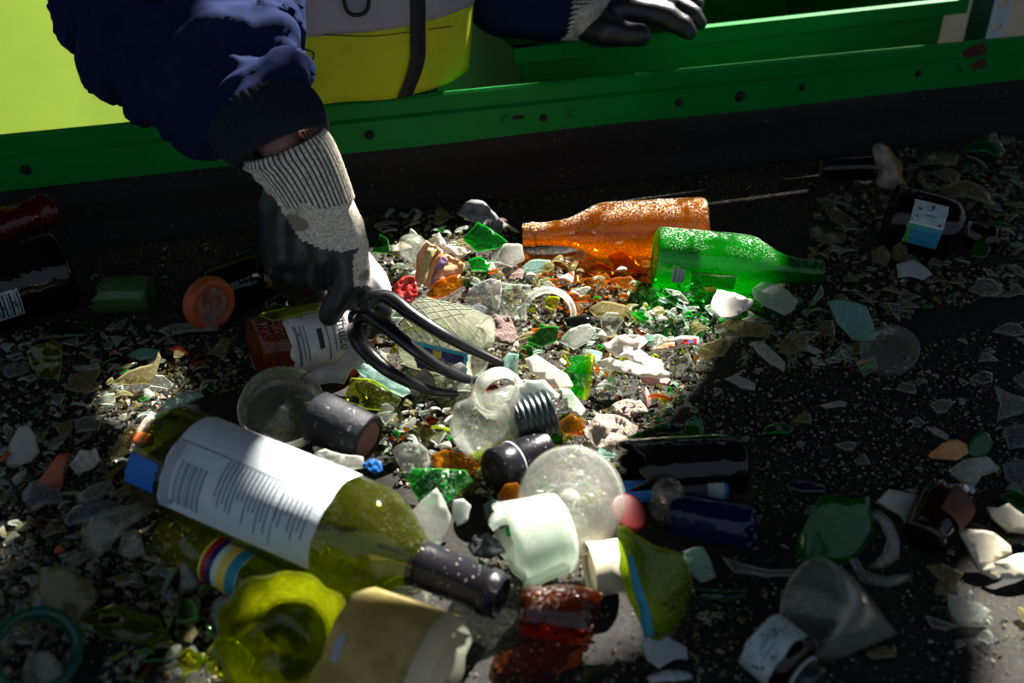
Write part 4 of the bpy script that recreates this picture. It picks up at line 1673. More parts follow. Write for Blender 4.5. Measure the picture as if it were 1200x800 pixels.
# cap and jar rims
rt = thing('green_jar_ring', 'dark teal jar lid ring standing on edge at the lower left corner of the pile', 'jar lid', Z(45, 770, 0))
fr = Fr(Z(40, 765, .026), Z(40, 765, .026) + Vector((.5, -.45, .72)).normalized() * .016)
v, f, mi = lathe(fr, smooth_prof([(0, .021), (-.001, .0265), (.003, .028), (.012, .028), (.015, .0265), (.015, .022), (.012, .021), (.004, .021), (0, .021)], 1), 44)
mk('ring', v, f, [glass('teal_ring_glass', (.12, .5, .42), .2, (.15, .5, .42), grime=.2)], rt)
keep(fr.a, .024)

# broken bowl, the wine bottle's yellow-green glow put into its colour
rt = thing('yellow_lit_broken_bowl', 'broken glass bowl with ribbed sides, coloured by yellow-green glow, in front of the wine bottle', 'broken bottle', Z(335, 755, 0))
ca_ = Z(324, 764, .012)
fr = Fr(ca_, ca_ + Vector((.25, -.42, .75)).normalized() * .046)
pr = smooth_prof([(.004, 0), (.0, .012), (0, .024), (.006, .031), (.020, .035), (.034, .0385), (.046, .041)], 1)
jb_ = jagf(77, .020, .008)
V_, F_ = [], []
full_ = pr + [(x + .0006, max(r_ - .0024, 0)) for x, r_ in reversed(pr)]
for (x, r_) in full_:
    for j in range(56):
        th = 2 * PI * j / 56
        w_ = max(0, min(1, (x / .046 - .3) / .7))
        V_.append(fr(x + jb_(th) * w_, max(1e-5, r_ + .0012 * math.sin(th * 11) * w_), th))
for i in range(len(full_) - 1):
    for j in range(56):
        a, b = i * 56 + j, i * 56 + (j + 1) % 56
        F_.append((a, b, b + 56, a + 56))
mk('body', V_, F_, ['yellow'], rt)
v, f, mi = lathe(fr, [(.001, .0225), (-.0016, .0235), (-.0016, .027), (.001, .028)], 48)
mk('foot_ring', v, f, ['yellow'], rt)
keep(ca_, .036)

# tan soaked label pot
b_, fr = bottle('soaked_label_jar', 'squat jar wrapped in a tan soaked paper label with cream flaps, at the lower edge', 'jar', (408, 768), .034, (512, 806), .034, .040,
                [(0, .0), (0, .8), (.03, .97), (.1, 1), (1, 1)], 'haze', jag=jagf(91, .004), jag_n=.7)
L = fr.L
add_label(b_, fr, .044, .03 * L, .99 * L, rad(30), rad(235), 'tan', [(.25, .27, .62, .78, 'gink'), (.30, .32, .6, .78, 'gink'), (.35, .365, .6, .76, 'gink'), (.12, .2, .40, .5, 'gpaper')], jit=.003, lab='tan soaked paper label')
v, f = patch(fr, 0, .93 * L, 1.16 * L, rad(60), rad(220), 10, 22, rfun=lambda x: .0462 - .10 * max(0, x - 1.0 * L))
mk('label_flap', v, f, ['creamp'], b_)['label'] = 'cream flap of loose label'
v, f = patch(fr, 0, 1.10 * L, 1.30 * L, rad(70), rad(215), 10, 22, jit=.004, rfun=lambda x: .042 - .06 * max(0, x - 1.1 * L))
mk('label_flap', v, f, ['creamp'], b_)['label'] = 'cream flap of loose label'

# clear jar with patterned wall and navy label, behind the tines
b_, fr = bottle('patterned_jar', 'clear netted jar with a navy and yellow label, lying under the rake tines', 'jar', (482, 388), .036, (566, 408), .034, .034,
                [(0, 0), (0, .85), (.04, .97), (.1, 1), (.8, 1), (.9, .93), (1, .9)], 'haze')
L = fr.L
v, f = [], []
parts = []
for k in range(7):
    for sg in (1, -1):
        pts = [fr(.08 * L + .7 * L * t,   .0344, rad(40 + 18 * k) + sg * t * 1.0) for t in [i / 8 for i in range(9)]]
        parts.append(tube(pts, [.0005] * 9, 5, n=2))
v, f, mi = join(*parts)
mk('netting', v, f, [solid('net_print', (.16, .17, .12), None, .5)], b_)
add_label(b_, fr, .034, .28 * L, .98 * L, rad(158), rad(212), 'navyp', [(0, 1, 0, .10, 'cyanp'), (.94, 1, 0, 1, 'cyanp'), (.10, .18, .25, .45, 'palep'), (.35, .52, .14, .34, 'yelp'), (.05, .3, .86, 1, 'redp')],
          [('Super', .009, .72, .42, 0, 'wpaper'), ('*', .02, .44, .30, 0, 'yelp')], jit=.001, lab='navy label with yellow and white print')

# olive piece with a striped label, below the wine bottle
b_, fr = bottle('striped_neck_bottle', 'yellow-green bottle neck with a red, blue, yellow and teal striped label, under the wine bottle', 'broken bottle', (224, 640), .017, (368, 714), .017, .0175,
                [(0, .8), (.1, 1), (1, 1)], 'yellow', sm=0, jag=jagf(95, .01), jag_n=.7)
L = fr.L
add_label(b_, fr, .0175, .22 * L, .52 * L, rad(70), rad(230), 'palep', [(0, .06, 0, 1, 'yelp'), (.06, .20, 0, 1, 'redp'), (.20, .34, 0, 1, 'navyp'), (.50, .72, 0, 1, 'yelp'), (.72, .98, 0, 1, 'tealp')], jit=.0005, lab='striped label')

# round piece near the amber neck, half-dome clears
b_, fr = bottle('crystal_knob', 'small clear faceted glass knob standing behind the torn orange label', 'glass knob', (483, 302), .012, (482, 276), .038, .016,
                [(0, .6), (.2, .9), (.6, 1), (.9, .8), (1, .5), (1, 0)], 'clear', sm=1, wall=.002)
b_, fr = bottle('lying_bottle_mouth', 'far dark bottle whose round grey mouth points along the belt, behind the pale lump', 'bottle', (1020, 196), .022, (962, 197), .020, .018,
                [(0, 1), (.6, .9), (.8, .75), (1, .72)], 'black', sm=0)
fr_m = fr
v, f, mi = lathe(fr, [(fr.L, .012), (fr.L + .001, .006), (fr.L - .001, 0)], 24)
mk('mouth_plug', v, f, ['grit'], b_)
rt = thing('clear_lens_piece', 'thick round clear glass bottom with bright arcs, below the big aqua shard', 'broken glass', Z(1046, 414, 0))
fr = Fr(Z(1043, 416, .018), Z(1043, 416, .018) + Vector((-.35, -.35, .85)).normalized() * .014)
v, f, mi = lathe(fr, smooth_prof([(0.004, 0), (.003, .014), (0, .022), (.004, .0265), (.012, .027), (.013, .024), (.008, .018), (.010, 0)], 1), 40)
mk('body', v, f, ['clear'], rt)
keep(fr.a, .022)

# ================================================================== HAND-PLACED FRAGMENTS
GS = 'glass shard'
CHN = 'pottery shard'
# name, label, category, outline in the photo, material, options
FRAG = [
    ('green_glass_shard', 'green glass shard sprinkled with white crumbs, beside the mouth of the amber bottle', GS, [(543, 281), (560, 262), (595, 284), (594, 291), (560, 297)], 'shgreen', dict(tilt=35, base=.016)),
    ('green_glass_shard', 'smooth dark green glass lump below the crumb-sprinkled green shard', GS, [(548, 306), (562, 303), (575, 310), (570, 318), (553, 317)], 'shgreen', dict(tilt=20, base=.01)),
    ('label_scrap', 'grey printed scrap with a dark film curling behind the crumb-sprinkled green shard', 'paper scrap', [(535, 250), (552, 235), (566, 238), (590, 262), (588, 274), (560, 264)], solid('dull_grey_scrap', (.16, .16, .19), (.05, .05, .05), .6, 70), dict(tilt=45, crumple=.10, base=.02)),
    ('clear_glass_shard', 'clear rounded glass piece with a bright highlight, in front of the amber bottle mouth', GS, [(577, 307), (590, 291), (612, 291), (615, 306), (600, 318)], 'lit', dict(tilt=35, bulge=.5, base=.012)),
    ('torn_bottle_label', 'crumpled bottle label in olive, violet and orange stripes, right of the gloved hand', 'torn label', [(486, 330), (489, 300), (500, 283), (512, 290), (526, 300), (545, 310), (542, 320), (520, 338), (500, 337)], 'oprint', dict(tilt=50, crumple=.10, base=.022)),
    ('red_label_scrap', 'shiny red crumpled label scrap below the striped label, at the heel of the rake', 'torn label', [(455, 340), (462, 335), (475, 325), (486, 326), (490, 345), (482, 356), (466, 352)], 'redp', dict(tilt=40, crumple=.16, base=.03)),
    ('brown_glass_shard', 'brown shard with dusty lumps under the striped torn label', GS, [(500, 345), (512, 332), (540, 322), (543, 334), (525, 348), (505, 352)], 'shamber', dict(tilt=30, crumple=.1, base=.02)),
    ('film_scrap', 'cream torn film poking up behind the striped label', 'plastic scrap', [(506, 276), (515, 274), (524, 290), (545, 292), (552, 295), (540, 304), (515, 292)], 'film', dict(tilt=40, crumple=.1, base=.035)),
    ('clear_glass_shard', 'large grey translucent pane left of the square clear pane, behind the jar', GS, [(545, 348), (556, 335), (575, 327), (587, 330), (583, 372), (560, 374), (547, 366)], 'grey', dict(tilt=40, base=.02, bulge=.1)),
    ('clear_glass_shard', 'square clear glass pane with sharp corners beside the white ring arc', GS, [(584, 331), (622, 335), (618, 352), (610, 374), (586, 369)], 'clear', dict(tilt=45, base=.022, bulge=.03)),
    ('white_scrap', 'small bright white folded scrap standing on the grey pane', 'paper scrap', [(577, 332), (586, 328), (588, 340), (584, 364), (577, 360), (575, 345)], 'film', dict(tilt=55, base=.045, crumple=.06, keepr=0)),
    ('mauve_pulp_lump', 'mauve grey pulp lump below the clear rounded piece', 'pulp lump', [(588, 318), (600, 313), (614, 320), (612, 330), (596, 333)], 'mauve', dict(tilt=25, crumple=.12, bulge=.5)),
    ('mauve_pulp_lump', 'larger mauve pulp heap below the grey pane', 'pulp lump', [(565, 385), (575, 376), (598, 378), (608, 395), (600, 408), (575, 405)], 'mauve', dict(tilt=20, crumple=.14, bulge=.5, base=.015)),
    ('clear_glass_shard', 'greenish clear flat shard behind the mauve lump, toward the amber glow', GS, [(610, 315), (622, 307), (646, 306), (640, 316), (620, 322)], 'teal', dict(tilt=25)),
    ('amber_toned_glass_shard', 'wide amber-lit shard lying under the amber bottle, partly behind the green one', GS, [(713, 300), (728, 296), (740, 303), (755, 316), (748, 321), (722, 317)], 'shamber', dict(tilt=20)),  # amber light through the bottle put into these shards' colour
    ('amber_toned_glass_shard', 'long pointed amber-lit shard in the amber glow', GS, [(683, 319), (700, 310), (727, 320), (718, 324), (695, 325)], 'shamber', dict(tilt=15)),
    ('amber_toned_glass_shard', 'small squarish amber-lit shard in the amber glow', GS, [(665, 324), (679, 323), (680, 331), (666, 332)], 'shamber', dict(tilt=15)),
    ('amber_toned_glass_shard', 'bright upright amber-lit flake in the middle of the amber glow', GS, [(683, 327), (695, 326), (699, 337), (685, 340)], 'shamber', dict(tilt=40)),
    ('amber_toned_glass_shard', 'thin amber-lit sliver above the netted crumbs at the edge of the amber glow', GS, [(663, 351), (700, 348), (703, 353), (690, 356), (667, 355)], 'shamber', dict(tilt=15)),
    ('amber_toned_glass_shard', 'dull amber-lit fragment nearest the green bottle base', GS, [(718, 330), (738, 326), (748, 333), (733, 340)], 'shamber', dict(tilt=15)),
    ('amber_toned_glass_shard', 'wide brown-amber shard at the lower edge of the amber glow', GS, [(690, 364), (706, 357), (742, 362), (730, 374), (700, 374)], 'dirty', dict(tilt=15)),
    ('amber_toned_glass_shard', 'amber-lit flake with a bright corner nearest the amber bottle mouth', GS, [(638, 330), (655, 328), (660, 335), (645, 338)], 'shamber', dict(tilt=20)),
    ('white_curved_shard', 'white china shard shaped like a shell, in front of the green bottle', CHN, [(832, 358), (835, 350), (842, 336), (862, 340), (882, 352), (882, 357), (865, 367), (845, 373), (838, 366)], 'china', dict(tilt=35, bulge=-.35, base=.014, th=.004)),
    ('fluted_glass_shard', 'fluted clear glass shard streaked with white, next to the shell-shaped china', GS, [(880, 340), (890, 334), (912, 339), (936, 352), (928, 366), (918, 373), (897, 363), (883, 352)], 'lit', dict(tilt=35, base=.012, bulge=.3)),
    ('clear_glass_shard', 'clear wedge standing up at the end of the fluted shard', GS, [(945, 362), (962, 334), (965, 345), (950, 362)], 'haze', dict(tilt=50, base=.008)),
    ('yellow_petal_scrap', 'small yellow petal-like scrap under the green bottle', 'scrap', [(819, 336), (828, 333), (840, 336), (838, 343), (826, 343)], 'yelp', dict(tilt=30, crumple=.2, base=.014)),
    ('aqua_glass_shard', 'large frosted aqua glass shard with a wavy face, alone right of the fluted shard', GS, [(971, 352), (984, 352), (1000, 356), (1013, 361), (1022, 380), (1028, 398), (1010, 401), (996, 400), (980, 380)], 'aqua', dict(tilt=45, base=.006, bulge=.25, twist=.3)),
    ('muddy_glass_shard', 'muddy triangular shard left of the aqua shard', GS, [(951, 391), (964, 377), (975, 377), (978, 396)], 'dirty', dict(tilt=35)),
    ('muddy_glass_shard', 'muddy oval shard below the muddy triangular one', GS, [(982, 412), (1000, 405), (1020, 404), (1010, 416), (990, 420)], 'dirty', dict(tilt=15)),
    ('striped_print_shard', 'clear shard printed with an orange, green and pale stripe, below the aqua shard', GS, [(1003, 424), (1024, 418), (1027, 432), (1012, 442)], 'clear', dict(tilt=30)),
    ('ribbed_arc_shard', 'ribbed clear arc of a bottle foot, third row below the green bottle', GS, [(880, 401), (892, 402), (905, 415), (920, 425), (918, 437), (900, 428), (886, 414)], 'lit', dict(tilt=35, bulge=.35)),
    ('muddy_glass_shard', 'broad muddy pane with a ragged edge behind the ribbed arc', GS, [(915, 400), (935, 392), (947, 395), (946, 408), (925, 418), (912, 412)], 'dirty', dict(tilt=30, base=.008)),
    ('clear_glass_shard', 'thin bright blue-white clear sliver right of the ragged muddy pane', GS, [(936, 404), (946, 405), (964, 413), (955, 416), (942, 411)], 'lit', dict(tilt=35, base=.008)),
    ('clear_glass_shard', 'second blue-white clear sliver, just below the thin bright one', GS, [(948, 419), (956, 420), (968, 428), (955, 429)], 'lit', dict(tilt=35)),
    ('clear_glass_shard', 'greenish slab leaning under the green bottle glow', GS, [(838, 384), (850, 378), (905, 382), (902, 396), (870, 398), (845, 393)], 'dirty', dict(tilt=30, base=.006)),
    ('muddy_glass_shard', 'dark muddy leaf-shaped shard right of the red printed foil', GS, [(820, 405), (845, 398), (856, 404), (848, 418), (822, 420)], 'dirty', dict(tilt=35, base=.01)),
    ('clear_glass_shard', 'curled clear shard like a bowl right of the pink film', GS, [(785, 432), (795, 420), (808, 417), (811, 425), (800, 438), (788, 440)], 'haze', dict(tilt=40, bulge=.4)),
    ('blue_white_shard', 'pale blue-white ridged shard in the middle of the dark belt stretch', GS, [(850, 444), (862, 441), (885, 451), (884, 458), (868, 456)], 'lit', dict(tilt=30)),
    ('printed_foil_scrap', 'crumpled foil scrap printed red, orange and blue at the lit edge of the green glow', 'foil scrap', [(762, 409), (775, 402), (797, 396), (818, 396), (820, 404), (800, 408), (780, 413), (765, 414)], 'film', dict(tilt=35, crumple=.12, base=.018)),
    ('white_film_scrap', 'large bright white crumpled film between the green glow and the lit green neck', 'plastic scrap', [(705, 404), (722, 397), (752, 397), (758, 403), (748, 412), (760, 420), (774, 424), (778, 436), (760, 436), (740, 428), (722, 418)], 'film', dict(tilt=30, crumple=.12, base=.022)),
    ('white_film_scrap', 'flat glossy white film below the large crumpled one', 'plastic scrap', [(700, 424), (715, 422), (745, 432), (784, 438), (783, 443), (750, 446), (725, 438)], 'film', dict(tilt=25, crumple=.06, base=.02)),
    ('pink_film_scrap', 'pink glossy film under the flat white film', 'plastic scrap', [(750, 444), (765, 443), (785, 446), (782, 452), (760, 452)], 'pink', dict(tilt=25, crumple=.08, base=.012)),
    ('orange_scrap', 'small orange peel-like scrap left of the white crumpled film', 'scrap', [(704, 421), (710, 414), (716, 415), (714, 423), (707, 425)], 'oprint', dict(tilt=35, crumple=.15, base=.024)),
    ('clear_glass_shard', 'dusty clear spoon-shaped shard behind the white crumpled film', GS, [(655, 400), (668, 388), (690, 382), (698, 388), (690, 402), (672, 412)], 'lit', dict(tilt=35, base=.018, bulge=.3)),
    ('black_glass_shard', 'black glass shard under the netted crumbs, behind the spoon-shaped shard', GS, [(660, 374), (690, 372), (700, 380), (685, 387), (664, 384)], 'black', dict(tilt=20, base=.012)),
    ('dark_glass_shard', 'dark hollow olive shard left of the spoon-shaped shard', GS, [(618, 400), (635, 385), (655, 384), (652, 400), (635, 408)], 'dgreen', dict(tilt=30, base=.012)),
    ('white_glass_splinter', 'long brilliant white blade of glass pointing down past the lit green neck', GS, [(615, 421), (628, 417), (648, 430), (665, 440), (672, 452), (660, 460), (640, 446), (622, 436)], 'film', dict(tilt=35, base=.034, bulge=.1)),
    ('white_glass_splinter', 'lower milky green blade continuing below the brilliant white one', GS, [(655, 455), (668, 458), (686, 480), (681, 488), (669, 486), (660, 470)], 'palep', dict(tilt=40, base=.022)),
    ('clear_glass_shard', 'upright pale green clear curve at the tip of the longest tine', GS, [(589, 420), (596, 413), (608, 415), (607, 442), (598, 446), (590, 438)], 'teal', dict(tilt=55, base=.02, bulge=.4, axis=0)),
    ('white_ring_shard', 'white glass collar arching over the black ribbed cap', GS, [(597, 473), (602, 458), (618, 447), (638, 447), (655, 462), (655, 470), (640, 462), (622, 460), (608, 468)], 'frost', dict(tilt=45, base=.05, bulge=.3, keepr=0)),
    ('amber_toned_glass_shard', 'amber chunk with a lit yellow edge right of the black ribbed cap', GS, [(652, 497), (668, 486), (680, 492), (692, 510), (680, 511), (660, 508)], 'shamber', dict(tilt=40, base=.012)),
    ('green_glass_shard', 'small dewy green round shard above the very dark bottle', GS, [(800, 512), (803, 494), (814, 486), (823, 492), (826, 506), (818, 517), (806, 518)], 'shgreen', dict(tilt=60, base=.014, bulge=.4)),
    ('green_glass_shard', 'dull teal-green strip lying left of the dewy round shard', GS, [(735, 512), (760, 506), (775, 500), (800, 498), (800, 510), (770, 516), (742, 522)], 'dgreen', dict(tilt=25, base=.02)),
    ('green_glass_shard', 'flat green shard far out on the dark belt stretch', GS, [(895, 502), (915, 498), (930, 501), (925, 509), (900, 509)], 'shgreen', dict(tilt=8, base=.0005)),
    ('muddy_glass_shard', 'muddy triangle shard standing on the belt behind the flat green shard', GS, [(926, 495), (941, 482), (948, 486), (950, 497)], 'dirty', dict(tilt=35, base=.0005)),
    ('pulp_wad', 'pale pink and white wad of wet pulp above the goblet foot', 'pulp wad', [(682, 508), (700, 490), (720, 492), (748, 500), (742, 520), (715, 532), (694, 528)], 'fluff', dict(tilt=25, crumple=.16, bulge=.3, base=.012)),
    ('pulp_wad', 'low wad of pale pulp with a yellow fleck right of the lit green neck', 'pulp wad', [(712, 480), (730, 470), (752, 472), (760, 484), (740, 492), (720, 490)], 'fluff', dict(tilt=25, crumple=.18, bulge=.2, base=.01)),
    ('green_glass_shard', 'big dewy green shard between the wine bottle shoulder and the black capped neck', GS, [(477, 560), (484, 550), (520, 551), (546, 552), (554, 564), (540, 574), (525, 590), (500, 592), (486, 580)], 'green', dict(tilt=40, base=.022, bulge=.25)),
    ('clear_glass_shard', 'clear triangular shard propped against the big dewy green one', GS, [(479, 602), (495, 585), (512, 571), (522, 588), (529, 605), (520, 634), (510, 641), (492, 630)], 'lit', dict(tilt=55, base=.02, bulge=.1)),
    ('white_glass_shard', 'small white and yellow lit shard right of the propped triangular one', GS, [(531, 586), (542, 584), (552, 592), (548, 610), (536, 616), (530, 603)], 'frost', dict(tilt=50, base=.024, bulge=.2)),
    ('clear_glass_shard', 'crumpled clear shard full of glints above the big dewy green one', GS, [(459, 527), (470, 520), (492, 519), (502, 528), (505, 545), (488, 556), (472, 552)], 'lit', dict(tilt=45, base=.02, crumple=.1)),
    ('amber_toned_glass_shard', 'broad dusky amber shard above the big dewy green one', GS, [(505, 534), (520, 529), (545, 534), (562, 545), (555, 556), (530, 552), (512, 548)], 'shamber', dict(tilt=30, base=.02)),
    ('amber_toned_glass_shard', 'orange-brown shard lit between the black capped neck and the frosted tumbler', GS, [(583, 581), (592, 568), (606, 566), (616, 580), (618, 594), (600, 600), (588, 594)], 'shamber', dict(tilt=40, base=.03)),
    ('ribbed_black_cap', 'ribbed black cap wedged between the green shard and the frosted tumbler', 'bottle cap', [(566, 592), (578, 586), (592, 592), (603, 606), (600, 615), (586, 620), (570, 612)], 'cap', dict(tilt=45, base=.02, bulge=.5, th=.008)),  # black bottle cap built as a thick bulged piece
    ('green_glass_shard', 'small vivid green chip in front of the wedged black cap', GS, [(592, 616), (604, 608), (610, 618), (605, 629), (594, 628)], 'shgreen', dict(tilt=50, base=.02)),
    ('dark_film_scrap', 'dark blue-red crumpled film below the wedged black cap', 'plastic scrap', [(548, 640), (556, 628), (572, 626), (585, 634), (592, 646), (575, 656), (555, 652)], 'capbl', dict(tilt=30, crumple=.12, base=.01)),
    ('white_film_scrap', 'torn white film curling out from under the brown label bottle', 'plastic scrap', [(356, 442), (372, 434), (392, 430), (405, 418), (416, 398), (428, 408), (430, 424), (412, 436), (404, 452), (376, 453)], 'film', dict(tilt=30, crumple=.10, base=.018)),
    ('teal_edge_shard', 'thick pale teal-edged curved shard below the brown label bottle and the tines', GS, [(415, 430), (424, 427), (440, 436), (474, 454), (481, 460), (472, 466), (450, 458), (432, 448)], 'teal', dict(tilt=25, base=.02, th=.005)),
    ('clear_glass_shard', 'long clear ribbon of glass over the wine bottle label edge', GS, [(368, 531), (382, 527), (402, 534), (426, 536), (428, 548), (412, 552), (392, 545)], 'lit', dict(tilt=35, base=.03, bulge=.15)),
    ('blue_scrap', 'small shiny blue scrap at the end of the clear ribbon', 'scrap', [(425, 546), (436, 538), (447, 542), (449, 552), (438, 556)], 'bluep', dict(tilt=35, crumple=.1, base=.03)),
    ('yellow_toned_glass_shard', 'olive yellow hollow shard under the capsule neck and tines', GS, [(405, 470), (412, 445), (440, 450), (470, 468), (462, 486), (430, 482)], 'olive', dict(tilt=30, base=.012, bulge=.3)),
    ('clear_glass_shard', 'clear crumpled shard under the black wine capsule', GS, [(448, 684), (468, 676), (492, 684), (507, 692), (500, 712), (478, 716), (456, 702)], 'haze', dict(tilt=30, base=.004, crumple=.05)),
    ('clear_glass_shard', 'tall clear glass prong hanging below the middle tine', GS, [(529, 428), (540, 424), (552, 434), (556, 470), (548, 494), (538, 480), (532, 455)], 'clear', dict(tilt=60, base=.012)),
    ('yellow_toned_glass_shard', 'green-yellow lit rectangle of glass leaning on the brown label bottle', GS, [(303, 369), (316, 366), (370, 356), (375, 360), (370, 366), (320, 377)], 'yellow', dict(tilt=20, base=.066, keepr=0, bulge=.05)),
    ('green_glass_ring', 'thin green glass ring behind the brown label bottle', 'broken bottle', [(308, 366), (312, 354), (328, 348), (346, 351), (356, 360), (345, 364), (325, 360)], 'dgreen', dict(tilt=40, base=.03, bulge=.3, keepr=0)),
    ('cracked_glass_strip', 'cloudy strip with fine ridges in the shade left of the brown label bottle', GS, [(187, 389), (200, 383), (225, 381), (255, 379), (254, 388), (215, 393), (198, 397)], 'haze', dict(tilt=30, base=.004)),
    ('yellow_toned_glass_shard', 'crumpled olive-yellow shard glinting white in a sun fleck near the left margin', GS, [(32, 412), (45, 405), (66, 398), (75, 412), (72, 432), (70, 447), (50, 444), (40, 432)], 'yellow', dict(tilt=50, base=.008, crumple=.1)),  # olive shard coloured yellow for the sun fleck on it
    ('grey_glass_shard', 'pale grey pane left of the sun-flecked yellow shard', GS, [(3, 437), (12, 427), (24, 426), (34, 434), (25, 440), (10, 444)], 'grey', dict(tilt=30, base=.006)),
    ('clear_glass_shard', 'wide muddy kite-shaped pane right of the sun-flecked yellow shard', GS, [(76, 456), (88, 440), (120, 436), (112, 448), (120, 454), (104, 464)], 'dirty', dict(tilt=20)),
    ('clear_glass_shard', 'small flat clear pane below the kite-shaped one', GS, [(110, 472), (125, 464), (135, 462), (135, 474), (116, 474)], 'haze', dict(tilt=15)),
    ('clear_glass_shard', 'long muddy shard pointing at the brown label bottle', GS, [(132, 448), (150, 438), (182, 430), (188, 416), (190, 420), (184, 440), (176, 452), (150, 452)], 'dirty', dict(tilt=25, base=.008)),
    ('clear_glass_shard', 'clear rounded leaf-shaped shard at the end of the long muddy one', GS, [(176, 452), (180, 440), (192, 441), (203, 450), (198, 456)], 'clear', dict(tilt=30)),
    ('teal_glass_shard', 'pale teal shard lying farther back in the left shade', GS, [(149, 417), (165, 411), (188, 411), (186, 420), (165, 424)], 'aqua', dict(tilt=25)),
    ('green_glass_shard', 'long dark green shard far back in the left shade', GS, [(50, 388), (60, 384), (100, 385), (107, 390), (98, 397), (65, 398)], 'dgreen', dict(tilt=20)),
    ('clear_glass_shard', 'narrow clear trapezoid shard in the left shade', GS, [(88, 497), (98, 490), (119, 489), (116, 504), (90, 508)], 'haze', dict(tilt=20)),
    ('clear_glass_shard', 'dull clear shard with a bent corner left of the narrow trapezoid', GS, [(60, 493), (72, 497), (85, 493), (84, 510), (74, 515)], 'dirty', dict(tilt=30)),
    ('pointed_glass_shard', 'tall pointed clear shard lit like frost at the left margin', GS, [(8, 546), (12, 520), (24, 500), (34, 498), (42, 510), (46, 530), (36, 541), (18, 548)], 'lit', dict(tilt=55, base=.006, bulge=.1)),
    ('orange_glass_shard', 'tapering orange-brown shard next to the frosty pointed one', GS, [(44, 566), (60, 548), (72, 532), (83, 530), (78, 550), (76, 572), (60, 576)], 'orange', dict(tilt=50, base=.008, bulge=.3)),
    ('blue_white_shard', 'two-lobed bluish white shard below the orange-brown one', GS, [(26, 576), (40, 566), (56, 570), (70, 572), (72, 588), (56, 592), (44, 600), (30, 590)], 'grey', dict(tilt=35, base=.01, bulge=.3)),
    ('ridged_glass_shard', 'clear ridged shard like a comb, left of the wine bottle base', GS, [(88, 582), (108, 572), (130, 563), (134, 572), (120, 586), (96, 592)], 'haze', dict(tilt=35, base=.01, bulge=.3)),
    ('tan_glass_shard', 'tan-edged narrow pane beside the ridged comb-like shard', GS, [(132, 578), (148, 570), (162, 564), (160, 574), (140, 586)], 'dirty', dict(tilt=30, base=.01)),
    ('clear_glass_shard', 'long low clear pane below the ridged comb-like shard', GS, [(72, 606), (88, 596), (130, 587), (150, 594), (146, 600), (110, 610), (80, 617)], 'grey', dict(tilt=30, base=.01)),
    ('clear_glass_shard', 'large clear curved shard sweeping down from the long low pane', GS, [(102, 614), (130, 602), (152, 594), (178, 590), (184, 596), (168, 610), (155, 620), (140, 636), (122, 652), (106, 656), (98, 640)], 'haze', dict(tilt=40, base=.008, bulge=.4, axis=40)),
    ('ridged_glass_shard', 'small ribbed clear shard under the large curved one', GS, [(140, 648), (144, 624), (156, 620), (166, 632), (171, 650), (154, 656)], 'clear', dict(tilt=45, base=.006)),
    ('brown_dome_shard', 'big smoky brown dome-shaped glass near the lower left corner', GS, [(38, 720), (48, 690), (60, 664), (76, 660), (96, 668), (116, 690), (118, 700), (104, 722), (88, 732), (60, 730)], 'dirty', dict(tilt=50, base=.006, bulge=.5, axis=20)),
    ('yellow_ring_shard', 'yellow-green glass piece with an oval hole, near the lower left corner', GS, [(84, 738), (96, 722), (120, 716), (140, 712), (165, 720), (188, 724), (194, 746), (170, 756), (140, 752), (112, 744)], 'yellow', dict(tilt=25, base=.008, hole=((133, 729), (13, 4.5)))),
    ('clear_glass_shard', 'small bell-shaped clear shard standing alone below the wine bottle', GS, [(211, 660), (219, 656), (225, 668), (235, 684), (224, 694), (210, 694), (214, 678)], 'clear', dict(tilt=50, base=.004, bulge=.3)),
    ('ridged_glass_shard', 'blue-glinting ribbed clear shard left of the yellow bowl', GS, [(244, 730), (250, 706), (262, 697), (280, 695), (278, 718), (270, 738)], 'clear', dict(tilt=45, base=.006)),
    ('yellow_toned_glass_shard', 'curled yellow-green-lit shard standing up behind the yellow bowl', GS, [(318, 706), (322, 690), (336, 686), (362, 698), (384, 702), (386, 716), (362, 718), (336, 716)], 'yellow', dict(tilt=60, base=.02, bulge=.5, axis=30, keepr=0)),  # glow from the wine bottle put into the glass colour
    ('yellow_toned_glass_shard', 'dusty yellow-green-lit slab left of the broken bowl lip, at the lower edge', GS, [(240, 768), (258, 748), (280, 752), (298, 772), (290, 794), (262, 798), (244, 788)], 'yellow', dict(tilt=30, base=.006, bulge=.3)),
    ('yellow_toned_glass_shard', 'low yellow lit glass sliver below the slab at the lower margin', GS, [(205, 772), (222, 760), (240, 768), (236, 784), (214, 792)], 'yellow', dict(tilt=30, base=.006, bulge=.3)),
    ('dusty_glass_block', 'dusty clear glass block inside the dark teal lid ring', GS, [(28, 785), (38, 764), (60, 762), (72, 778), (80, 800), (60, 812), (32, 808)], 'haze', dict(tilt=40, base=.010, bulge=.3)),
    ('iridescent_shard', 'large curved clear shard with violet and teal reflections above the wine bottle base', GS, [(182, 506), (184, 488), (196, 474), (214, 464), (236, 459), (238, 464), (224, 474), (206, 484), (196, 494), (190, 506)], 'teal', dict(tilt=45, base=.026, bulge=.4)),  # clear shard, its teal reflection put into the glass colour
    ('violet_reflection_patch', 'violet reflection patch under the iridescent curved shard', 'scrap', [(196, 492), (200, 480), (212, 476), (216, 484), (204, 494)], 'purple', dict(tilt=45, base=.02, keepr=0)),  # violet piece stands for the curved shard's reflection
    ('yellow_toned_glass_shard', 'knobbly bright yellow-green lump between the iridescent shard and the wine bottle', GS, [(182, 510), (192, 492), (208, 486), (220, 496), (224, 506), (206, 520), (190, 520)], 'yellow', dict(tilt=45, base=.026, crumple=.1, bulge=.4)),
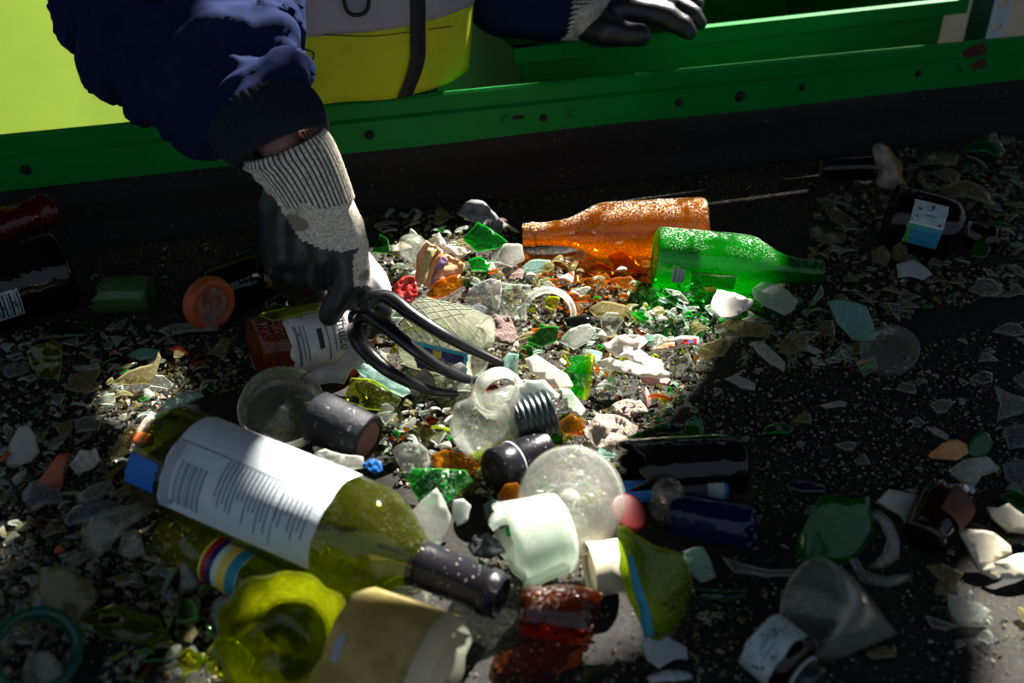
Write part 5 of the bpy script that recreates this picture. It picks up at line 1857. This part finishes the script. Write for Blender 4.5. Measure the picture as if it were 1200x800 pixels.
    ('lit_glass_sliver', 'thin brightly lit sliver standing left of the iridescent shard', GS, [(158, 508), (168, 494), (178, 484), (181, 489), (170, 502), (163, 511)], 'film', dict(tilt=35, base=.012)),  # sliver coloured white to look lit
    ('orange_glass_shard', 'rust-orange flat shard under the thin lit sliver', GS, [(152, 512), (166, 508), (182, 510), (178, 522), (162, 526), (156, 518)], 'orange', dict(tilt=25, base=.01)),
    ('clear_glass_shard', 'dull bent clear pane below the rust-orange shard', GS, [(128, 538), (142, 512), (156, 500), (163, 502), (156, 514), (150, 532), (142, 536)], 'dirty', dict(tilt=35, base=.006)),
    ('foil_scrap', 'crumpled glinting foil with a green and yellow fleck left of the wine bottle base', 'foil scrap', [(82, 545), (95, 530), (115, 528), (118, 540), (108, 552), (90, 556)], 'film', dict(tilt=30, crumple=.18, base=.008)),
    ('green_glass_shard', 'deep green big rounded shard beside the white frosted slab', GS, [(932, 652), (934, 630), (944, 606), (958, 580), (978, 577), (990, 584), (1014, 580), (1018, 600), (1030, 622), (1012, 636), (996, 652), (970, 662), (948, 660)], 'shgreen', dict(tilt=55, base=.004, bulge=.35)),
    ('clear_glass_arc', 'clear curved glass arc hooking round the deep green rounded shard', GS, [(1016, 602), (1026, 598), (1044, 612), (1054, 634), (1050, 654), (1036, 664), (1018, 666), (1032, 650), (1038, 632), (1030, 614)], 'clear', dict(tilt=45, base=.006, bulge=.4)),
    ('clear_glass_arc', 'ribbed clear arc of a bottle foot below the deep green rounded shard', GS, [(992, 656), (1000, 658), (1006, 674), (1030, 680), (1058, 674), (1070, 673), (1058, 684), (1034, 691), (1008, 686), (998, 672)], 'clear', dict(tilt=35, base=.003, bulge=.5)),
    ('white_frosted_slab', 'white frosted slab with a straight edge between the deep green and the brown broken pieces', 'glass slab', [(1027, 588), (1040, 574), (1062, 578), (1086, 586), (1076, 604), (1065, 619), (1052, 603)], 'frost', dict(tilt=40, base=.006, bulge=.1, th=.005)),  # thick slab of frosted glass
    ('grey_glass_slab', 'matt grey-green slab behind the brown broken bottle end', 'glass slab', [(1112, 570), (1140, 568), (1143, 576), (1120, 594), (1108, 588)], 'gpaper', dict(tilt=20, base=.004)),  # flat slab of grey glass
    ('cream_shard', 'cream ceramic shard with a sunlit tip on the belt near the lit patch', CHN, [(1122, 621), (1134, 621), (1160, 625), (1182, 640), (1184, 648), (1168, 655), (1158, 664), (1145, 668), (1136, 650)], 'cream', dict(tilt=35, base=.004, bulge=.2, th=.005)),
    ('cream_shard', 'broken cream ceramic piece with a notch, at the margin above the sunlit-tip one', CHN, [(1156, 594), (1168, 596), (1178, 590), (1190, 600), (1206, 610), (1206, 626), (1180, 624), (1162, 608)], 'cream', dict(tilt=40, base=.006, bulge=.2, th=.005)),
    ('cream_shard', 'pale lump of ceramic bleached by sun at the lower margin', CHN, [(1146, 670), (1166, 660), (1188, 652), (1210, 650), (1212, 676), (1190, 680), (1162, 680)], 'cream', dict(tilt=30, base=.002, crumple=.04, bulge=.3)),
    ('striped_arc_shard', 'clear arc with yellow stripes behind the brown broken bottle end', GS, [(1110, 551), (1124, 541), (1150, 537), (1172, 550), (1158, 556), (1144, 560), (1136, 572), (1122, 566)], 'lit', dict(tilt=40, base=.004, bulge=.4)),
    ('orange_white_shard', 'orange and white shell-like shard beside the bright green upright one', GS, [(1087, 534), (1100, 522), (1118, 517), (1132, 521), (1134, 532), (1118, 541), (1104, 540), (1092, 538)], 'oprint', dict(tilt=35, base=.003, bulge=.3)),
    ('green_glass_shard', 'bright green upright shard right of the orange and white shell-like one', GS, [(1132, 536), (1136, 518), (1147, 504), (1156, 508), (1162, 518), (1158, 530), (1144, 538)], 'shgreen', dict(tilt=50, base=.003, bulge=.3)),
    ('clear_glass_shard', 'large square-cut clear shard at the margin above the smoky pane', GS, [(1164, 452), (1180, 462), (1204, 468), (1206, 484), (1186, 488), (1168, 494), (1172, 474)], 'haze', dict(tilt=40, base=.004)),
    ('clear_glass_shard', 'smoky pane at the margin below the square-cut clear shard', GS, [(1177, 501), (1206, 498), (1206, 524), (1182, 526)], 'grey', dict(tilt=30, base=.004)),
    ('clear_glass_shard', 'rounded clear lump with a bright edge at the margin', GS, [(1190, 446), (1198, 436), (1210, 434), (1210, 458), (1198, 456)], 'clear', dict(tilt=40, base=.004, bulge=.4)),
    ('smoky_glass_lump', 'smoky mauve glass lump at the margin below the striped arc', GS, [(1174, 544), (1186, 540), (1208, 542), (1208, 570), (1190, 574), (1178, 562)], 'grey', dict(tilt=40, base=.004, bulge=.4)),
    ('teal_glass_shard', 'ribbed vivid teal-green shard at the margin behind the notched cream piece', GS, [(1172, 580), (1186, 577), (1208, 582), (1208, 600), (1190, 598), (1180, 588)], 'shgreen', dict(tilt=30, base=.004)),
    ('blue_glass_cluster', 'bluish clear ragged shard on the bare belt near the sunlit corner', GS, [(1110, 697), (1124, 700), (1142, 708), (1160, 716), (1150, 729), (1122, 730), (1112, 714)], 'lit', dict(tilt=25, base=.004, crumple=.05)),
    ('muddy_glass_shard', 'ragged muddy shard leaning on the bluish one', GS, [(1085, 664), (1100, 662), (1128, 672), (1122, 684), (1110, 700), (1094, 694), (1100, 680)], 'dirty', dict(tilt=25, base=.006)),
    ('clear_glass_shard', 'thin blue-glinting crescent in front of the bluish ragged shard', GS, [(1084, 722), (1096, 726), (1120, 734), (1110, 739), (1092, 736)], 'clear', dict(tilt=25, base=.001)),
    ('muddy_glass_shard', 'flat muddy chip between the clear cone and the lower edge', GS, [(1014, 766), (1030, 760), (1050, 762), (1048, 770), (1024, 773)], 'dirty', dict(tilt=12, base=.001)),
    ('clear_glass_shard', 'flat milky chip under the clear cone', GS, [(962, 750), (985, 748), (1002, 752), (990, 759), (970, 758)], 'haze', dict(tilt=10, base=.001)),
    ('beige_flat_shard', 'flat beige shard with a ragged edge below the green wall piece', 'flat shard', [(752, 758), (756, 746), (768, 740), (784, 750), (804, 760), (806, 772), (790, 774), (772, 785), (758, 774)], 'gpaper', dict(tilt=15, base=.002, crumple=.03)),
    ('beige_flat_shard', 'long flat beige flake at the lower edge below the ragged one', 'flat shard', [(758, 793), (780, 789), (806, 788), (812, 794), (790, 801), (762, 800)], 'gpaper', dict(tilt=10, base=.001)),
    ('clear_glass_shard', 'greenish sparkling clear shard standing right of the green wall piece', GS, [(800, 646), (812, 641), (822, 640), (832, 656), (838, 676), (820, 682), (806, 668)], 'teal', dict(tilt=50, base=.01, crumple=.06)),
    ('green_glass_shard', 'long dark green curved shard at the foot of the green wall piece', GS, [(806, 686), (820, 692), (850, 696), (876, 690), (872, 700), (846, 706), (814, 700)], 'dgreen', dict(tilt=25, base=.004)),
    ('clear_glass_arc', 'faint clear arc of a jar rim in the dark right of the green wall piece', GS, [(846, 652), (870, 664), (900, 672), (938, 670), (936, 676), (896, 680), (860, 672)], 'clear', dict(tilt=15, base=.003)),
    ('blue_glass_shard', 'glossy blue-black strip of glass behind the deep green rounded shard', GS, [(921, 570), (930, 566), (966, 570), (968, 576), (940, 579)], 'blue', dict(tilt=15, base=.003)),
    ('clear_glass_shard', 'tray-shaped clear shard with bright edges, right of the pale lump', GS, [(1074, 193), (1082, 184), (1104, 182), (1125, 182), (1118, 197), (1096, 196)], 'dirty', dict(tilt=20, base=.012, edge=None)),
    ('clear_glass_shard', 'clear shard stacked under the tray-shaped one', GS, [(1090, 202), (1110, 200), (1124, 204), (1122, 216), (1106, 213)], 'dirty', dict(tilt=25, base=.004)),
    ('green_glass_shard', 'folded bright green strip near the rail at the top right of the pile', GS, [(1130, 171), (1142, 168), (1160, 171), (1178, 181), (1170, 189), (1150, 182), (1133, 180)], 'shgreen', dict(tilt=25, base=.004, bulge=.3)),
    ('white_glass_arc', 'white curved glass rim standing behind the folded green strip', GS, [(1158, 168), (1160, 157), (1164, 155), (1170, 166), (1178, 178), (1172, 182), (1164, 176)], 'haze', dict(tilt=45, base=.006)),
    ('clear_glass_shard', 'long greenish clear bottle side above the brown round bottle neck', GS, [(1090, 240), (1100, 226), (1125, 223), (1156, 230), (1168, 248), (1150, 248), (1120, 240)], 'dirty', dict(tilt=25, base=.018, bulge=.4)),
    ('muddy_glass_shard', 'muddy crescent-shaped shard alone on the gritty belt left of the brown round bottle', GS, [(968, 250), (975, 247), (990, 256), (1004, 261), (1005, 269), (986, 269), (974, 262)], 'dirty', dict(tilt=25, base=.003, bulge=.4)),
    ('muddy_glass_shard', 'flat muddy wedge behind the green bottle neck', GS, [(948, 270), (957, 267), (974, 276), (960, 280), (950, 279)], 'dirty', dict(tilt=15, base=.002)),
    ('muddy_glass_shard', 'second flat muddy wedge overlapping the first behind the green bottle neck', GS, [(955, 281), (972, 275), (992, 276), (988, 286), (972, 288)], 'dirty', dict(tilt=15, base=.004)),
    ('grey_glass_slab', 'flat pale grey slab with nicked edge below the brown round bottle', 'glass slab', [(1050, 311), (1070, 308), (1082, 314), (1092, 322), (1080, 331), (1066, 326), (1052, 325)], 'gpaper', dict(tilt=15, base=.006)),
    ('clear_glass_shard', 'upright clear scalloped shard below the brown round bottle', GS, [(1043, 302), (1046, 290), (1054, 283), (1062, 290), (1064, 306), (1052, 308)], 'dirty', dict(tilt=45, base=.005, bulge=.3)),
    ('clear_glass_shard', 'muddy round-topped shard left of the upright scalloped one', GS, [(1022, 306), (1022, 294), (1032, 289), (1042, 296), (1042, 306), (1036, 314)], 'dirty', dict(tilt=45, base=.004, bulge=.4)),
    ('green_glass_shard', 'vivid green drop-shaped shard under the neck of the brown round bottle', GS, [(1138, 300), (1142, 284), (1152, 278), (1162, 282), (1158, 298), (1148, 306)], 'shgreen', dict(tilt=45, base=.01, bulge=.5)),
    ('boat_shaped_shard', 'pale boat-shaped glass shard with a green corner at the margin below the brown round bottle', GS, [(1134, 340), (1146, 329), (1162, 331), (1178, 341), (1166, 350), (1148, 350)], 'haze', dict(tilt=30, base=.004, bulge=.3)),
    ('clear_glass_shard', 'narrow clear flake standing among grit at the far right of the dark stretch', GS, [(1050, 456), (1056, 448), (1072, 452), (1073, 462), (1060, 460)], 'haze', dict(tilt=30, base=.0005)),
    ('clear_glass_shard', 'clear kite-shaped flake above the orange and white shell-like shard', GS, [(1090, 474), (1100, 470), (1119, 471), (1108, 484), (1099, 486)], 'haze', dict(tilt=25, base=.0005)),
    ('clear_glass_shard', 'clear chip beside a smaller one above the square-cut clear shard', GS, [(1136, 444), (1150, 436), (1161, 438), (1162, 448), (1150, 451)], 'clear', dict(tilt=25, base=.0005)),
    ('clear_glass_shard', 'pale wedge with a bright rim, alone on the far dark belt', GS, [(1163, 388), (1178, 381), (1192, 382), (1202, 392), (1188, 396)], 'haze', dict(tilt=25, base=.0005)),
    ('clear_glass_shard', 'small bright wedge below the pale one on the far dark belt', GS, [(1146, 424), (1150, 413), (1160, 417), (1170, 423)], 'haze', dict(tilt=30, base=.0005)),
    ('clear_glass_shard', 'white flake lying flat in the middle of the dark belt stretch', GS, [(979, 521), (994, 519), (1004, 520), (999, 529), (990, 528)], 'haze', dict(tilt=15, base=.0005)),
    ('clear_glass_shard', 'dusty pointed flake below the white flake on the dark stretch', GS, [(1001, 540), (1012, 532), (1020, 543), (1008, 545)], 'haze', dict(tilt=20, base=.0005)),
    ('clear_glass_shard', 'small clear rod on the dark belt stretch', GS, [(962, 475), (980, 472), (992, 473), (991, 477), (968, 479)], 'lit', dict(tilt=20, base=.0005)),
    ('clear_glass_shard', 'blue-white glinting blade right of the dusty chips on the dark stretch', GS, [(1086, 500), (1096, 503), (1112, 512), (1108, 516), (1094, 509)], 'lit', dict(tilt=25, base=.0005)),
    ('clear_glass_shard', 'egg-shaped milky chip left of the blue-white glinting blade', GS, [(1068, 492), (1074, 489), (1084, 496), (1078, 501), (1070, 500)], 'haze', dict(tilt=30, base=.0005)),
]
PX = []          # where each named piece shows, for placing the small shards
for (nm, lab, cat, poly, mat, kw) in FRAG:
    kw = dict(kw)
    kw.pop('edge', None)
    shard(nm, lab, cat, poly, mat, **kw)
    PX.append((sum(p[0] for p in poly) / len(poly), sum(p[1] for p in poly) / len(poly)))

# lit green bottle neck with its base ring, centre of the pile
b_, fr = bottle('lit_green_neck', 'vivid green bottle mouth glowing in the sun beside the brilliant white blade', 'broken bottle', (690, 442), .034, (668, 438), .036, .0185,
                [(0, .86), (.12, 1), (.5, 1), (.8, .92), (1, .85)], 'green', sm=0, jag=jagf(33, .008), jag_n=.5)
v, f, mi = lathe(fr, smooth_prof([(-.001, .0155), (-.003, .018), (-.002, .0205), (.003, .021), (.006, .019)], 1), 44)
mk('lip', v, f, ['yellow'], b_)

# arc of a clear bottle foot behind the mauve pulp
fr = Fr(Z(643, 368, .018), Z(643, 368, .018) + Vector((0, -.72, .7)).normalized() * .01)
v, f, mi = lathe(fr, smooth_prof([(0, .022), (-.002, .026), (.002, .0285), (.006, .027), (.004, .022), (0, .022)], 1), 36, rad(-25), rad(190))
o = mk('clear_foot_arc', v, f, ['lit'], None)
tag(o, 'half ring of clear bottle foot with a white sheen beside the square clear pane', 'broken bottle')

# pale lump standing at the far right
balls = chain([(Z(1046, 212, .012), .013), (Z(1042, 198, .026), .015), (Z(1034, 184, .040), .013), (Z(1029, 176, .048), .009)], .3) + [(Z(1052, 216, .010), .012), (Z(1036, 212, .010), .012)]
o = blob('plaster_lump', balls, .003, 4, ['lump', 'ochre'], None, lambda c, n: 1 if (n.x > .25 and n.y < .6) else 0, lambda p, n: .004 * noise.noise(p * 60))
tag(o, 'knobbly pale lump with an ochre side standing upright far back near the rail', 'lump')
keep(Z(1042, 205, 0), .02)

# printed colours on the torn striped label and on the foil
def stripe(parent, face_mat, px_poly, base, tilt):
    s_, *_ = shard('printed_stripe', None, None, px_poly, face_mat, base=base, tilt=tilt, bulge=.05, th=.0006, parent=parent, part='printed_stripe', crumple=.05, keepr=0)
    return s_


for o in list(COL.objects):
    if o.name == 'torn_bottle_label':
        stripe(o, 'olprint', [(490, 326), (493, 306), (502, 290), (512, 292), (503, 312), (499, 334)], .029, 50)
        stripe(o, 'purple', [(503, 333), (510, 314), (518, 300), (525, 303), (519, 318), (512, 333)], .029, 50)
    if o.name == 'printed_foil_scrap':
        stripe(o, 'redp', [(798, 402), (804, 397), (817, 397), (816, 404), (806, 404)], .028, 35)
        stripe(o, 'oprint', [(765, 410), (778, 403), (793, 401), (794, 405), (778, 409)], .024, 35)
        stripe(o, 'bluep', [(806, 400), (810, 398), (813, 401), (809, 403)], .032, 35)
    if o.name == 'striped_print_shard':
        stripe(o, 'oprint', [(1004, 425), (1024, 419), (1025, 422), (1005, 428)], .010, 30)
        stripe(o, 'grnp', [(1007, 430), (1024, 424), (1025, 430), (1010, 435)], .008, 30)

# ================================================================== LOOSE SHARDS AND GLASS CRUMBS
GX0, GY0, GD = -1.25, .25, .004
GRID = np.zeros((760, 420), np.float32)
BLOCK = np.zeros((760, 420), bool)
for c, r in KEEP:
    i0, i1 = int((c.x - r - GX0) / GD), int((c.x + r - GX0) / GD) + 1
    j0, j1 = int((c.y - r - GY0) / GD), int((c.y + r - GY0) / GD) + 1
    i0, j0 = max(i0, 0), max(j0, 0)
    if i1 <= i0 or j1 <= j0:
        continue
    ii, jj = np.meshgrid(np.arange(i0, min(i1, 760)), np.arange(j0, min(j1, 420)), indexing='ij')
    m = (GX0 + ii * GD - c.x) ** 2 + (GY0 + jj * GD - c.y) ** 2 < r * r
    BLOCK[ii[m], jj[m]] = True


def gi(p):
    return min(759, max(0, int((p.x - GX0) / GD))), min(419, max(0, int((p.y - GY0) / GD)))


ZN = dict(
    core=[(455, 245), (560, 245), (640, 300), (830, 345), (850, 410), (800, 470), (745, 520), (720, 640), (600, 590), (470, 570), (425, 480), (440, 330)],
    low=[(150, 600), (300, 600), (480, 690), (600, 640), (720, 640), (735, 690), (560, 700), (500, 700), (400, 700), (300, 800), (120, 800)],
    left=[(0, 385), (270, 385), (330, 440), (200, 480), (165, 540), (165, 640), (80, 800), (0, 800)],
    leftfar=[(60, 290), (280, 270), (290, 385), (0, 390), (0, 375)],
    amber=[(610, 300), (760, 300), (760, 372), (640, 375)],
    green=[(738, 345), (865, 340), (850, 402), (750, 402)],
    rtop=[(865, 360), (950, 300), (950, 240), (1060, 175), (1200, 160), (1200, 345), (1080, 365), (1000, 430), (860, 440)],
    rmid=[(810, 440), (1000, 430), (1200, 370), (1200, 560), (1080, 600), (880, 600), (880, 520), (770, 480)],
    rlow=[(880, 600), (1200, 560), (1200, 800), (700, 800), (740, 760), (830, 700)],
    front=[(540, 700), (880, 680), (900, 800), (540, 800)],
    far=[(260, 280), (560, 225), (1200, 150), (1200, 175), (950, 240), (870, 245), (620, 240), (440, 262)],
    all=[(-60, 300), (1260, 150), (1260, 860), (-60, 860)],
)
ZP = {k: [Vector(p) for p in v] for k, v in ZN.items()}


def samp(zone, rr):
    P = ZP[zone]
    xs, ys = [p.x for p in P], [p.y for p in P]
    while True:
        p = Vector((rr.uniform(min(xs), max(xs)), rr.uniform(min(ys), max(ys))))
        if _inside(p, P):
            return p


# crumbs: nobody could count these; one mesh
cr = random.Random(77)
CM = ['dgreen', 'dbrown', 'grit', 'lgrit', 'clear', 'dirty', 'lit', 'shgreen', 'shamber', 'fluff', 'yellow', 'mauve', 'film']
cV, cF, cI = [], [], []
DEN = [('core', 5200, .0018, .0065, dict(grit=7, lgrit=3, clear=5, dirty=7, lit=2.5, shgreen=1.2, shamber=1.6, fluff=1.6, yellow=1, mauve=2, film=.7, dgreen=2, dbrown=1.5), .5),
       ('low', 1300, .0015, .0055, dict(grit=4, lgrit=3, clear=4, dirty=4, yellow=1.5, shgreen=1, fluff=1), .3),
       ('left', 3000, .0013, .0055, dict(grit=5, lgrit=4, clear=4, dirty=5, shgreen=.5, mauve=1), .4),
       ('leftfar', 500, .0007, .0022, dict(grit=5, lgrit=2), 0),
       ('amber', 900, .0015, .005, dict(shamber=3, dirty=4, dbrown=3, clear=3), .3),  # crumb colours take in the amber light below the bottle
       ('green', 1700, .0012, .0042, dict(clear=4, lit=2, shgreen=5, dgreen=2, lgrit=.6), .35),  # crumb colours take in the green light below the bottle
       ('rtop', 2600, .0013, .006, dict(grit=5, lgrit=4, clear=2, dirty=7, shgreen=.3), .4),
       ('rmid', 2600, .0008, .0026, dict(grit=6, lgrit=5, clear=2, dirty=3, shgreen=.1), 0),
       ('rlow', 700, .0008, .0024, dict(grit=6, lgrit=4, clear=2, dirty=2), 0),
       ('front', 350, .0006, .0022, dict(grit=6, lgrit=2, shgreen=.3, yellow=.4), 0),
       ('far', 1800, .0006, .0018, dict(grit=7, lgrit=3), 0),
       ('all', 2200, .0005, .0018, dict(grit=7, lgrit=2, clear=1), 0)]
TET = [Vector(p) for p in ((1, .1, -.6), (-.6, .9, -.5), (-.5, -.9, -.55), (.1, .05, .8))]
for zone, n, s0, s1, mm, stk in DEN:
    keys, wts = list(mm), list(mm.values())
    for _ in range(n):
        q = samp(zone, cr)
        p = Z(q.x, q.y, 0)
        i, j = gi(p)
        if p.y < .25 or p.y > 1.9:
            continue
        s = s0 + (s1 - s0) * cr.random() ** 2.2
        if (p - RC).dot(TN) < .02:
            continue
        if BLOCK[i, j]:
            s = min(s, .0022)
            z = 0
        else:
            z = float(GRID[i, j])
            if stk:
                GRID[max(i - 1, 0):i + 2, max(j - 1, 0):j + 2] = np.minimum(GRID[max(i - 1, 0):i + 2, max(j - 1, 0):j + 2] + s * stk * .5, .016)
        rt_ = Matrix.Rotation(cr.uniform(0, 6.28), 3, 'Z') @ Matrix.Rotation(cr.uniform(-.7, .7), 3, 'X')
        fl = cr.uniform(.25, .8)
        b = len(cV)
        for t in TET:
            u = rt_ @ Vector((t.x * s * cr.uniform(.6, 1.2), t.y * s * cr.uniform(.5, 1.1), t.z * s * fl))
            cV.append(p + u + Vector((0, 0, z + s * fl * .5)))
        cF += [(b, b + 2, b + 1), (b, b + 1, b + 3), (b + 1, b + 2, b + 3), (b + 2, b, b + 3)]
        cI += [CM.index(cr.choices(keys, wts)[0])] * 4
o = mk('glass_crumbs', cV, cF, CM, None, cI, smooth=False, loc=(0, .9, 0))
tag(o, 'fine glass crumbs and grit strewn between the larger pieces over the whole belt', 'glass crumbs', kind='stuff')

# shard templates: five shapes, four of each
tr = random.Random(5)


def tmpl(shape, k):
    if shape == 'triangular':
        P = [Vector((math.cos(a + tr.uniform(-.35, .35)), math.sin(a + tr.uniform(-.35, .35)))) * tr.uniform(.7, 1) for a in (0, 2.1, 4.2)]
    elif shape == 'four-sided':
        P = [Vector((math.cos(a + tr.uniform(-.3, .3)), .75 * math.sin(a + tr.uniform(-.3, .3)))) * tr.uniform(.8, 1.05) for a in (.6, 2.4, 3.8, 5.6)]
    elif shape == 'long':
        P = [Vector((-1, tr.uniform(-.1, .15))), Vector((-.2, -.30)), Vector((.9, -.16)), Vector((1.05, .08)), Vector((.1, .28))]
    elif shape == 'curved':
        P = [Vector((math.cos(a), math.sin(a))) * 1.0 for a in (.3, .9, 1.5, 2.1, 2.7)] + [Vector((math.cos(a), math.sin(a))) * tr.uniform(.45, .6) for a in (2.5, 1.6, .7)]
        P = [p - Vector((0, .7)) for p in P]
    else:
        n = 7
        P = [Vector((math.cos(a), math.sin(a))) * (1 if i % 2 else tr.uniform(.5, .85)) for i, a in enumerate([2 * PI * i / n + tr.uniform(-.2, .2) for i in range(n)])]
    if area2(P) < 0:
        P.reverse()
    P = [p * .01 for p in P]
    return sheet2d(P, 900 + k, .0026, {'curved': .55, 'four-sided': .35, 'triangular': .4, 'long': .3, 'ragged': .45}[shape], tr.uniform(0, 3), crumple=.04 if shape == 'ragged' else 0)


TM = []
k = 0
for shp in ('triangular', 'four-sided', 'long', 'curved', 'ragged'):
    for _ in range(4):
        TM.append((shp, tmpl(shp, k)))
        k += 1
STM = dict(clear=('clear_glass_shard', 'clear'), lit=('clear_glass_shard', 'frosty lit clear'), haze=('cloudy_glass_shard', 'cloudy clear'), dirty=('muddy_glass_shard', 'muddy'), grey=('grey_glass_shard', 'greyish'),
           teal=('teal_glass_shard', 'pale teal'), shgreen=('green_glass_shard', 'green'), shamber=('amber_toned_glass_shard', 'amber'), dgreen=('dark_glass_shard', 'dark green'), yellow=('yellow_toned_glass_shard', 'yellow-green'),
           china=('china_shard', 'white china'), cream=('china_shard', 'cream china'), film=('film_scrap', 'white film'), dbrown=('brown_glass_shard', 'brown'), pink=('film_scrap', 'pink film'), fluff=('pulp_flake', 'beige pulp'), orange=('orange_shard', 'rusty orange'))
LM = {'amber bottle': (720, 262), 'green bottle': (860, 305), 'wine bottle': (350, 600), 'brown label bottle': (350, 402), 'round-shouldered brown bottle': (1090, 265), 'large aqua shard': (1000, 378), 'goblet foot': (672, 588),
      'frosted tumbler': (630, 630), 'very dark bottle': (800, 545), 'violet bottle': (832, 606), 'deep green rounded shard': (982, 615), 'clear cone': (985, 720), 'brown medicine bottle': (920, 760), 'tan label jar': (462, 760),
      'yellow bowl': (340, 745), 'patterned jar': (520, 395), 'rake tips': (575, 440), 'orange base disc': (246, 356), 'black bottle': (40, 320), 'pale knobbly lump': (1040, 195), 'green wall piece': (762, 680), 'navy capsule neck': (405, 500),
      'shell-shaped china': (855, 354), 'teal lid ring': (45, 765), 'smoky dome': (78, 695), 'sunlit cream shard': (1152, 645), 'fluted shard': (908, 352), 'round flask': (572, 492), 'brown threaded neck': (650, 718), 'frosty pointed shard': (28, 525),
      'sun-flecked yellow shard': (54, 426), 'comb-like ridged shard': (112, 578), 'striped torn label': (515, 312), 'white crumpled film': (742, 418), 'lit green neck': (690, 440), 'ribbed arc': (900, 418), 'clear lens piece': (1045, 415),
      'orange and white shell': (1110, 530), 'square-cut clear shard': (1185, 475), 'tray-shaped shard': (1098, 190), 'boat-shaped shard': (1156, 340), 'red printed foil': (790, 404), 'flat green shard': (912, 505), 'iridescent shard': (205, 480)}
_cache = {}
sr = random.Random(2024)
placed = []
PLAN = [
    ('core', 330, 10, 36, dict(lit=3.5, clear=5, dirty=5, haze=3, film=1.7, fluff=1.2, shamber=1.5, shgreen=1.4, china=.7, grey=1.5, teal=.9, yellow=1.2, dgreen=1.6, dbrown=1.2, pink=.5), 42),
    ('low', 70, 12, 34, dict(clear=5, haze=4, dirty=4, grey=2, dgreen=2, yellow=1.6, dbrown=1, lit=1), 40),
    ('left', 170, 11, 34, dict(clear=5, haze=4, dirty=6, grey=2, teal=.8, dgreen=1, dbrown=1, orange=.4, lit=1.2), 34),
    ('amber', 34, 9, 26, dict(dirty=4, clear=3, shamber=5), 22),  # amber share here stands for light falling through the bottle
    ('green', 46, 6, 17, dict(clear=3, haze=2, lit=1, shgreen=5, dgreen=2), 32),  # green share here stands for light falling through the bottle
    ('rtop', 190, 9, 32, dict(dirty=9, clear=3, haze=3, shgreen=.5, dgreen=.5, grey=1), 30),
    ('rmid', 95, 4, 13, dict(haze=5, clear=4, dirty=3, lit=1, shgreen=.3, dbrown=.3), 16),
    ('rlow', 60, 5, 22, dict(haze=4, clear=4, dirty=4, dgreen=.6, lit=.6), 18),
    ('front', 16, 4, 12, dict(haze=3, clear=3, shgreen=1, dbrown=1), 14),
    ('far', 14, 4, 11, dict(dirty=4, haze=2, shgreen=.6), 10),
    ('leftfar', 12, 5, 14, dict(clear=3, dgreen=2, dirty=2), 14),
]
for zone, n, s0, s1, mm, tl in PLAN:
    keys, wts = list(mm), list(mm.values())
    got = tries = 0
    while got < n and tries < n * 30:
        tries += 1
        q = samp(zone, sr)
        p = Z(q.x, q.y, .004)
        if not (-30 < q.x < 1230 and q.y < 830) or (p - RC).dot(TN) < .03:
            continue
        spx = s0 + (s1 - s0) * sr.random() ** 1.7
        size = spx * mpp(p)          # across, metres
        i, j = gi(p)
        w_ = max(1, int(size * .4 / GD))
        sl = (slice(max(i - w_, 0), i + w_ + 1), slice(max(j - w_, 0), j + w_ + 1))
        if BLOCK[sl].mean() > .12:
            continue
        h = float(np.percentile(GRID[sl], 70))
        if h > .03:
            continue
        mat = sr.choices(keys, wts)[0]
        kT = sr.randrange(len(TM))
        key = (kT, mat)
        if key not in _cache:
            v, f, mi = TM[kT][1]
            e = EDGE[ED[mat]] if mat in ED else mat
            _cache[key] = meshdata(STM[mat][0], v, f, [mat, e], mi, True)
        o = bpy.data.objects.new(STM[mat][0], _cache[key])
        sc_ = size / .02
        tilt = rad(sr.uniform(2, tl))
        o.rotation_euler = (Matrix.Rotation(sr.uniform(0, 2 * PI), 3, 'Z') @ Matrix.Rotation(tilt, 3, 'X') @ Matrix.Rotation(sr.uniform(0, 2 * PI), 3, 'Z')).to_euler()
        o.scale = (sc_, sc_, min(1.0, .35 + .65 * sc_))
        o.location = (p.x, p.y, h + math.sin(tilt) * size * .38 + .0018)
        COL.objects.link(o)
        GRID[sl] = np.maximum(GRID[sl], h) + .0022 + math.sin(tilt) * size * .12
        placed.append((o, q.x, q.y, spx, mat, TM[kT][0]))
        got += 1

labs = {}
for o, x, y, spx, mat, shp in placed:
    px, py = pix(o.location)
    nm_, (lx, ly) = min(LM.items(), key=lambda t: math.hypot(t[1][0] - px, (t[1][1] - py) * 1.2))
    dx, dy = px - lx, (py - ly) * 1.3
    rel = ('above' if dy < 0 else 'below') if abs(dy) > abs(dx) else ('left of' if dx < 0 else 'right of')
    sz = 'tiny' if spx < 9 else 'small' if spx < 15 else 'finger-wide' if spx < 22 else 'larger'
    noun = 'scrap' if mat in ('film', 'pink') else 'flake' if mat == 'fluff' else 'shard' if mat in ('china', 'cream', 'orange') else 'glass shard'
    labs.setdefault((f'{sz} {shp} {STM[mat][1]} {noun} {rel} the {nm_}'), []).append((px, o, STM[mat][1]))
ORD = ['leftmost', 'second from left', 'third from left', 'fourth from left', 'fifth from left', 'sixth from left', 'seventh from left', 'eighth from left']
for lb, lst in labs.items():
    lst.sort(key=lambda t: t[0])
    for i, (px, o, cn) in enumerate(lst):
        t = lb if len(lst) == 1 else f'{lb}, {ORD[min(i, 7)]}'
        tag(o, t, 'glass shard' if 'glass' in lb else 'scrap' if ('scrap' in lb or 'flake' in lb) else 'pottery shard', f'loose {cn} pieces on the belt')

for o in COL.objects:
    if '_w' in o.keys():
        del o['_w']
